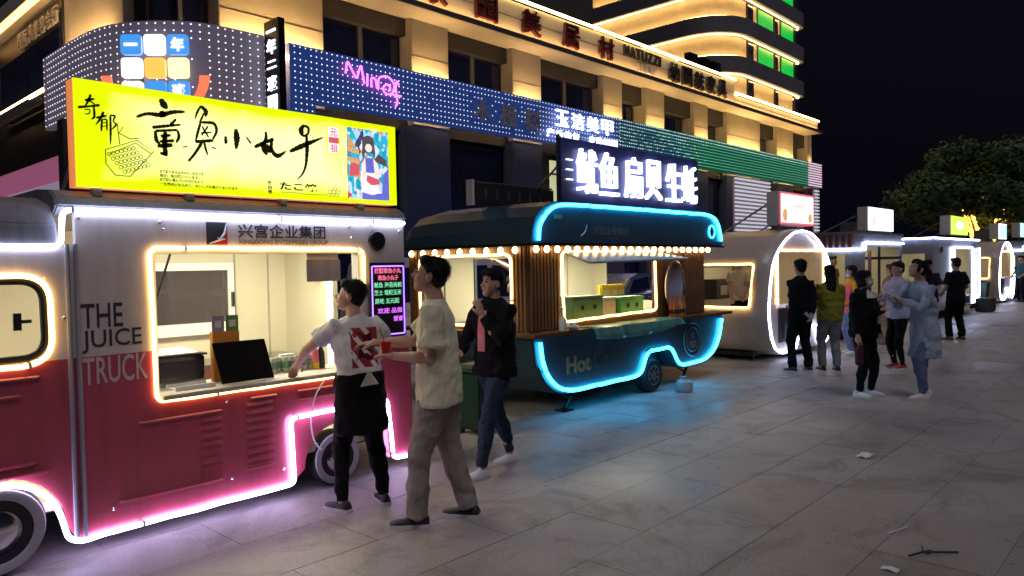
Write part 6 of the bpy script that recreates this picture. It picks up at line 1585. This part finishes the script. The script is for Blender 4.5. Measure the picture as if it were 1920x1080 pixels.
b = MB(); b.lathe([(.03, .916), (.034, .93), (.034, 1.05), (.013, 1.11), (.012, 1.13), (0, 1.131)], (3.47, 5.02, 0), 'z', 14); b.build('body', 'card_purple', g, smooth=True)
b = MB(); b.lathe([(.017, 1.125), (.017, 1.155), (0, 1.157)], (3.47, 5.02, 0), 'z', 12); b.build('cap', 'cloth_red', g)
g.location = (3.47, 5.02, .916)
for c_ in g.children: c_.location = (3.45 - 3.47, 4.72 - 5.02, -.916)
g['label'] = 'red capped bottle on the right end of the juice truck counter'
g = root('charging_cable', (3.05, 4.97, .3), 'thin white cable looping down the red truck side', 'cable')
b = MB(); b.tube(rounded([(3.18, 4.955, .86), (3.09, 4.955, .75), (3.05, 4.955, .55), (3.08, 4.955, .40), (3.14, 4.955, .33)], .1), .006, 6); b.build('cord', 'plastic_white', g)

# the crowd
person('person in black standing with hands behind the back at the capsule trailer', (11.35, 4.50, 0), 55, 1.72, 'jacket', 'cloth_black', 'long', 'cloth_black', 1.08, 'shoe_black', 'shoe_white', hands=((-.05, -.19, .93), (.05, -.19, .90)), elbow=((-1, -.4, -.2), (1, -.4, -.2)), feet=((-.14, 0, 10), (.14, .0, -10)), vox=.013)
person('person with long dark hair in olive jacket and grey trousers beside the capsule trailer', (11.78, 4.22, 0), 40, 1.62, 'jacket', 'cloth_olive', 'long', 'cloth_grey', 1.1, 'shoe_black', 'shoe_black', hair='long', hands=((-.12, .24, 1.05), (.22, .1, .85)), vox=.013)
person('masked person in orange jacket over a pink top facing left in the crowd', (14.0, 4.62, 0), 138, 1.60, 'jacket', 'cloth_orange', 'long', 'denim_blue', 1.0, 'shoe_white', 'shoe_white', hair='bob', mask=True, inner=('cloth_pink', .75, .48, .78), hands=((-.15, .22, .95), (.15, .22, .95)), vox=.014)
p7 = person('person in black coat with white collar and mask carrying a purple bag', (9.80, 3.10, 0), 258, 1.56, 'jacket', 'cloth_black', 'long', 'cloth_black', 1.05, 'shoe_white', 'shoe_white', hair='bob', mask=True, pitch=-14, yaw=10, hands=((.10, .34, 1.22), (.26, .08, .74)), feet=((-.12, .04, 6), (.12, .0, -6)), bulk=1.16, inner=('cloth_white', .5, .79, .855), vox=.012)
p8 = person('person with ponytail in pale blue long coat and jeans looking at a phone', (10.12, 2.48, 0), 140, 1.68, 'coat', 'denim_pale', 'long', 'denim_blue', 1.0, 'shoe_white', 'shoe_white', hair='ponytail', pitch=-26, yaw=4, hands=((-.05, .36, 1.24), (.07, .37, 1.25)), elbow=((-.7, -.3, -.8), (.7, -.3, -.8)), feet=((-.10, .10, 4), (.10, -.08, -4)), lean=(0, .06), vox=.012)
person('person in lavender top, black leggings and red shoes behind the blue coat', (12.55, 3.45, 0), 150, 1.66, 'jacket', 'cloth_lavender', 'long', 'cloth_black', .95, 'shoe_red', 'shoe_white', hair='short', hands=((-.08, .30, 1.18), (.1, .30, 1.16)), vox=.014)
person('person in black tee and black trousers standing with back turned near the grey trailer', (17.55, 3.72, 0), 52, 1.70, 'over', 'cloth_black', 'short', 'cloth_black', 1.15, 'shoe_brown', 'shoe_brown', hands=((-.16, .20, 1.0), (.2, .18, .95)), feet=((-.15, 0, 10), (.15, 0, -10)), vox=.015, bulk=.95)
person('person in black cap and dark floral top half hidden by the person in black', (18.0, 4.35, 0), 200, 1.66, 'over', 'cloth_charcoal', 'short', 'cloth_black', 1.0, 'shoe_black', 'shoe_white', cap='cloth_black', hands=((-.1, .28, 1.1), (.1, .28, 1.1)), vox=.015)
person('person with auburn hair and tan trousers seen between the coats', (15.9, 4.50, 0), 70, 1.60, 'jacket', 'cloth_tan', 'long', 'cloth_tan', 1.0, 'shoe_brown', 'shoe_brown', hair='long', hairm='hair_auburn', vox=.016)
person('person in teal shirt and dark trousers at the far capsule trailer', (33.2, 4.9, 0), 150, 1.72, 'tee', 'cloth_teal', 'short', 'cloth_black', 1.05, 'shoe_black', 'shoe_black', hands=((-.18, .2, 1.0), (.2, .2, 1.0)), vox=.018)
# vendors inside
person('vendor in black and red reaching up inside the teal trailer end window', (7.05, 6.35, .64 - .40), 200, 1.66, 'tee', 'cloth_charcoal', 'short', 'cloth_black', 1.0, 'shoe_black', 'shoe_black', hands=((.28, .42, 1.62), (-.02, .36, 1.36)), inner=('cloth_red', .6, .74, .85), vox=.013, group='vendors inside the trailers')
person('vendor in white bending over the counter inside the capsule trailer', (12.75, 6.15, .54 - .35), 200, 1.62, 'tee', 'cloth_white', 'short', 'cloth_black', 1.0, 'shoe_black', 'shoe_black', hands=((-.12, .50, .98), (.12, .48, .95)), lean=(0, .22), pitch=-30, vox=.013, group='vendors inside the trailers')
person('vendor in orange inside the stepped grey trailer', (17.5, 6.2, .54 - .4), 260, 1.66, 'tee', 'cloth_orange', 'short', 'cloth_black', 1.0, 'shoe_black', 'shoe_black', vox=.017, group='vendors inside the trailers')
# phones and bag in the crowd
for q, lab in ((p8['Lw'], 'phone held in both hands by the person in the blue coat'),):
    g = root('phone', tuple(q), lab, 'phone'); b = MB(); d_ = Vector((math.cos(R(140)), math.sin(R(140)), .8)).normalized(); s_ = Vector((d_.y, -d_.x, 0)).normalized()
    b.obox(q + Vector((0, 0, .02)) + s_*.04, s_*.037, s_.cross(d_)*.005, d_*.075); b.build('case', 'paint_black', g, bevel=.003)
    b = MB(); b.obox(q + Vector((0, 0, .02)) + s_*.04 + s_.cross(d_)*(-.0062), s_*.033, s_.cross(d_)*.0006, d_*.068); b.build('screen', 'card_white', g)
q = p7['Rw']
g = root('hand_bag', (q.x, q.y, q.z - .3), 'small purple bag hanging from the hand of the masked person', 'bag')
b = MB(); b.loft([[(q.x + sx*w_, q.y + sy*.03, z) for sx, sy in ((-1, -1), (1, -1), (1, 1), (-1, 1))] for w_, z in ((.08, q.z - .30), (.115, q.z - .26), (.11, q.z - .10), (.07, q.z - .05))]); b.build('bag_body', 'cloth_wine', g, bevel=.015)
b = MB(); b.tube(rounded([(q.x - .05, q.y, q.z - .06), (q.x - .02, q.y, q.z + .01), (q.x + .02, q.y, q.z + .01), (q.x + .05, q.y, q.z - .06)], .03), .007, 6); b.build('bag_handle', 'cloth_wine', g)
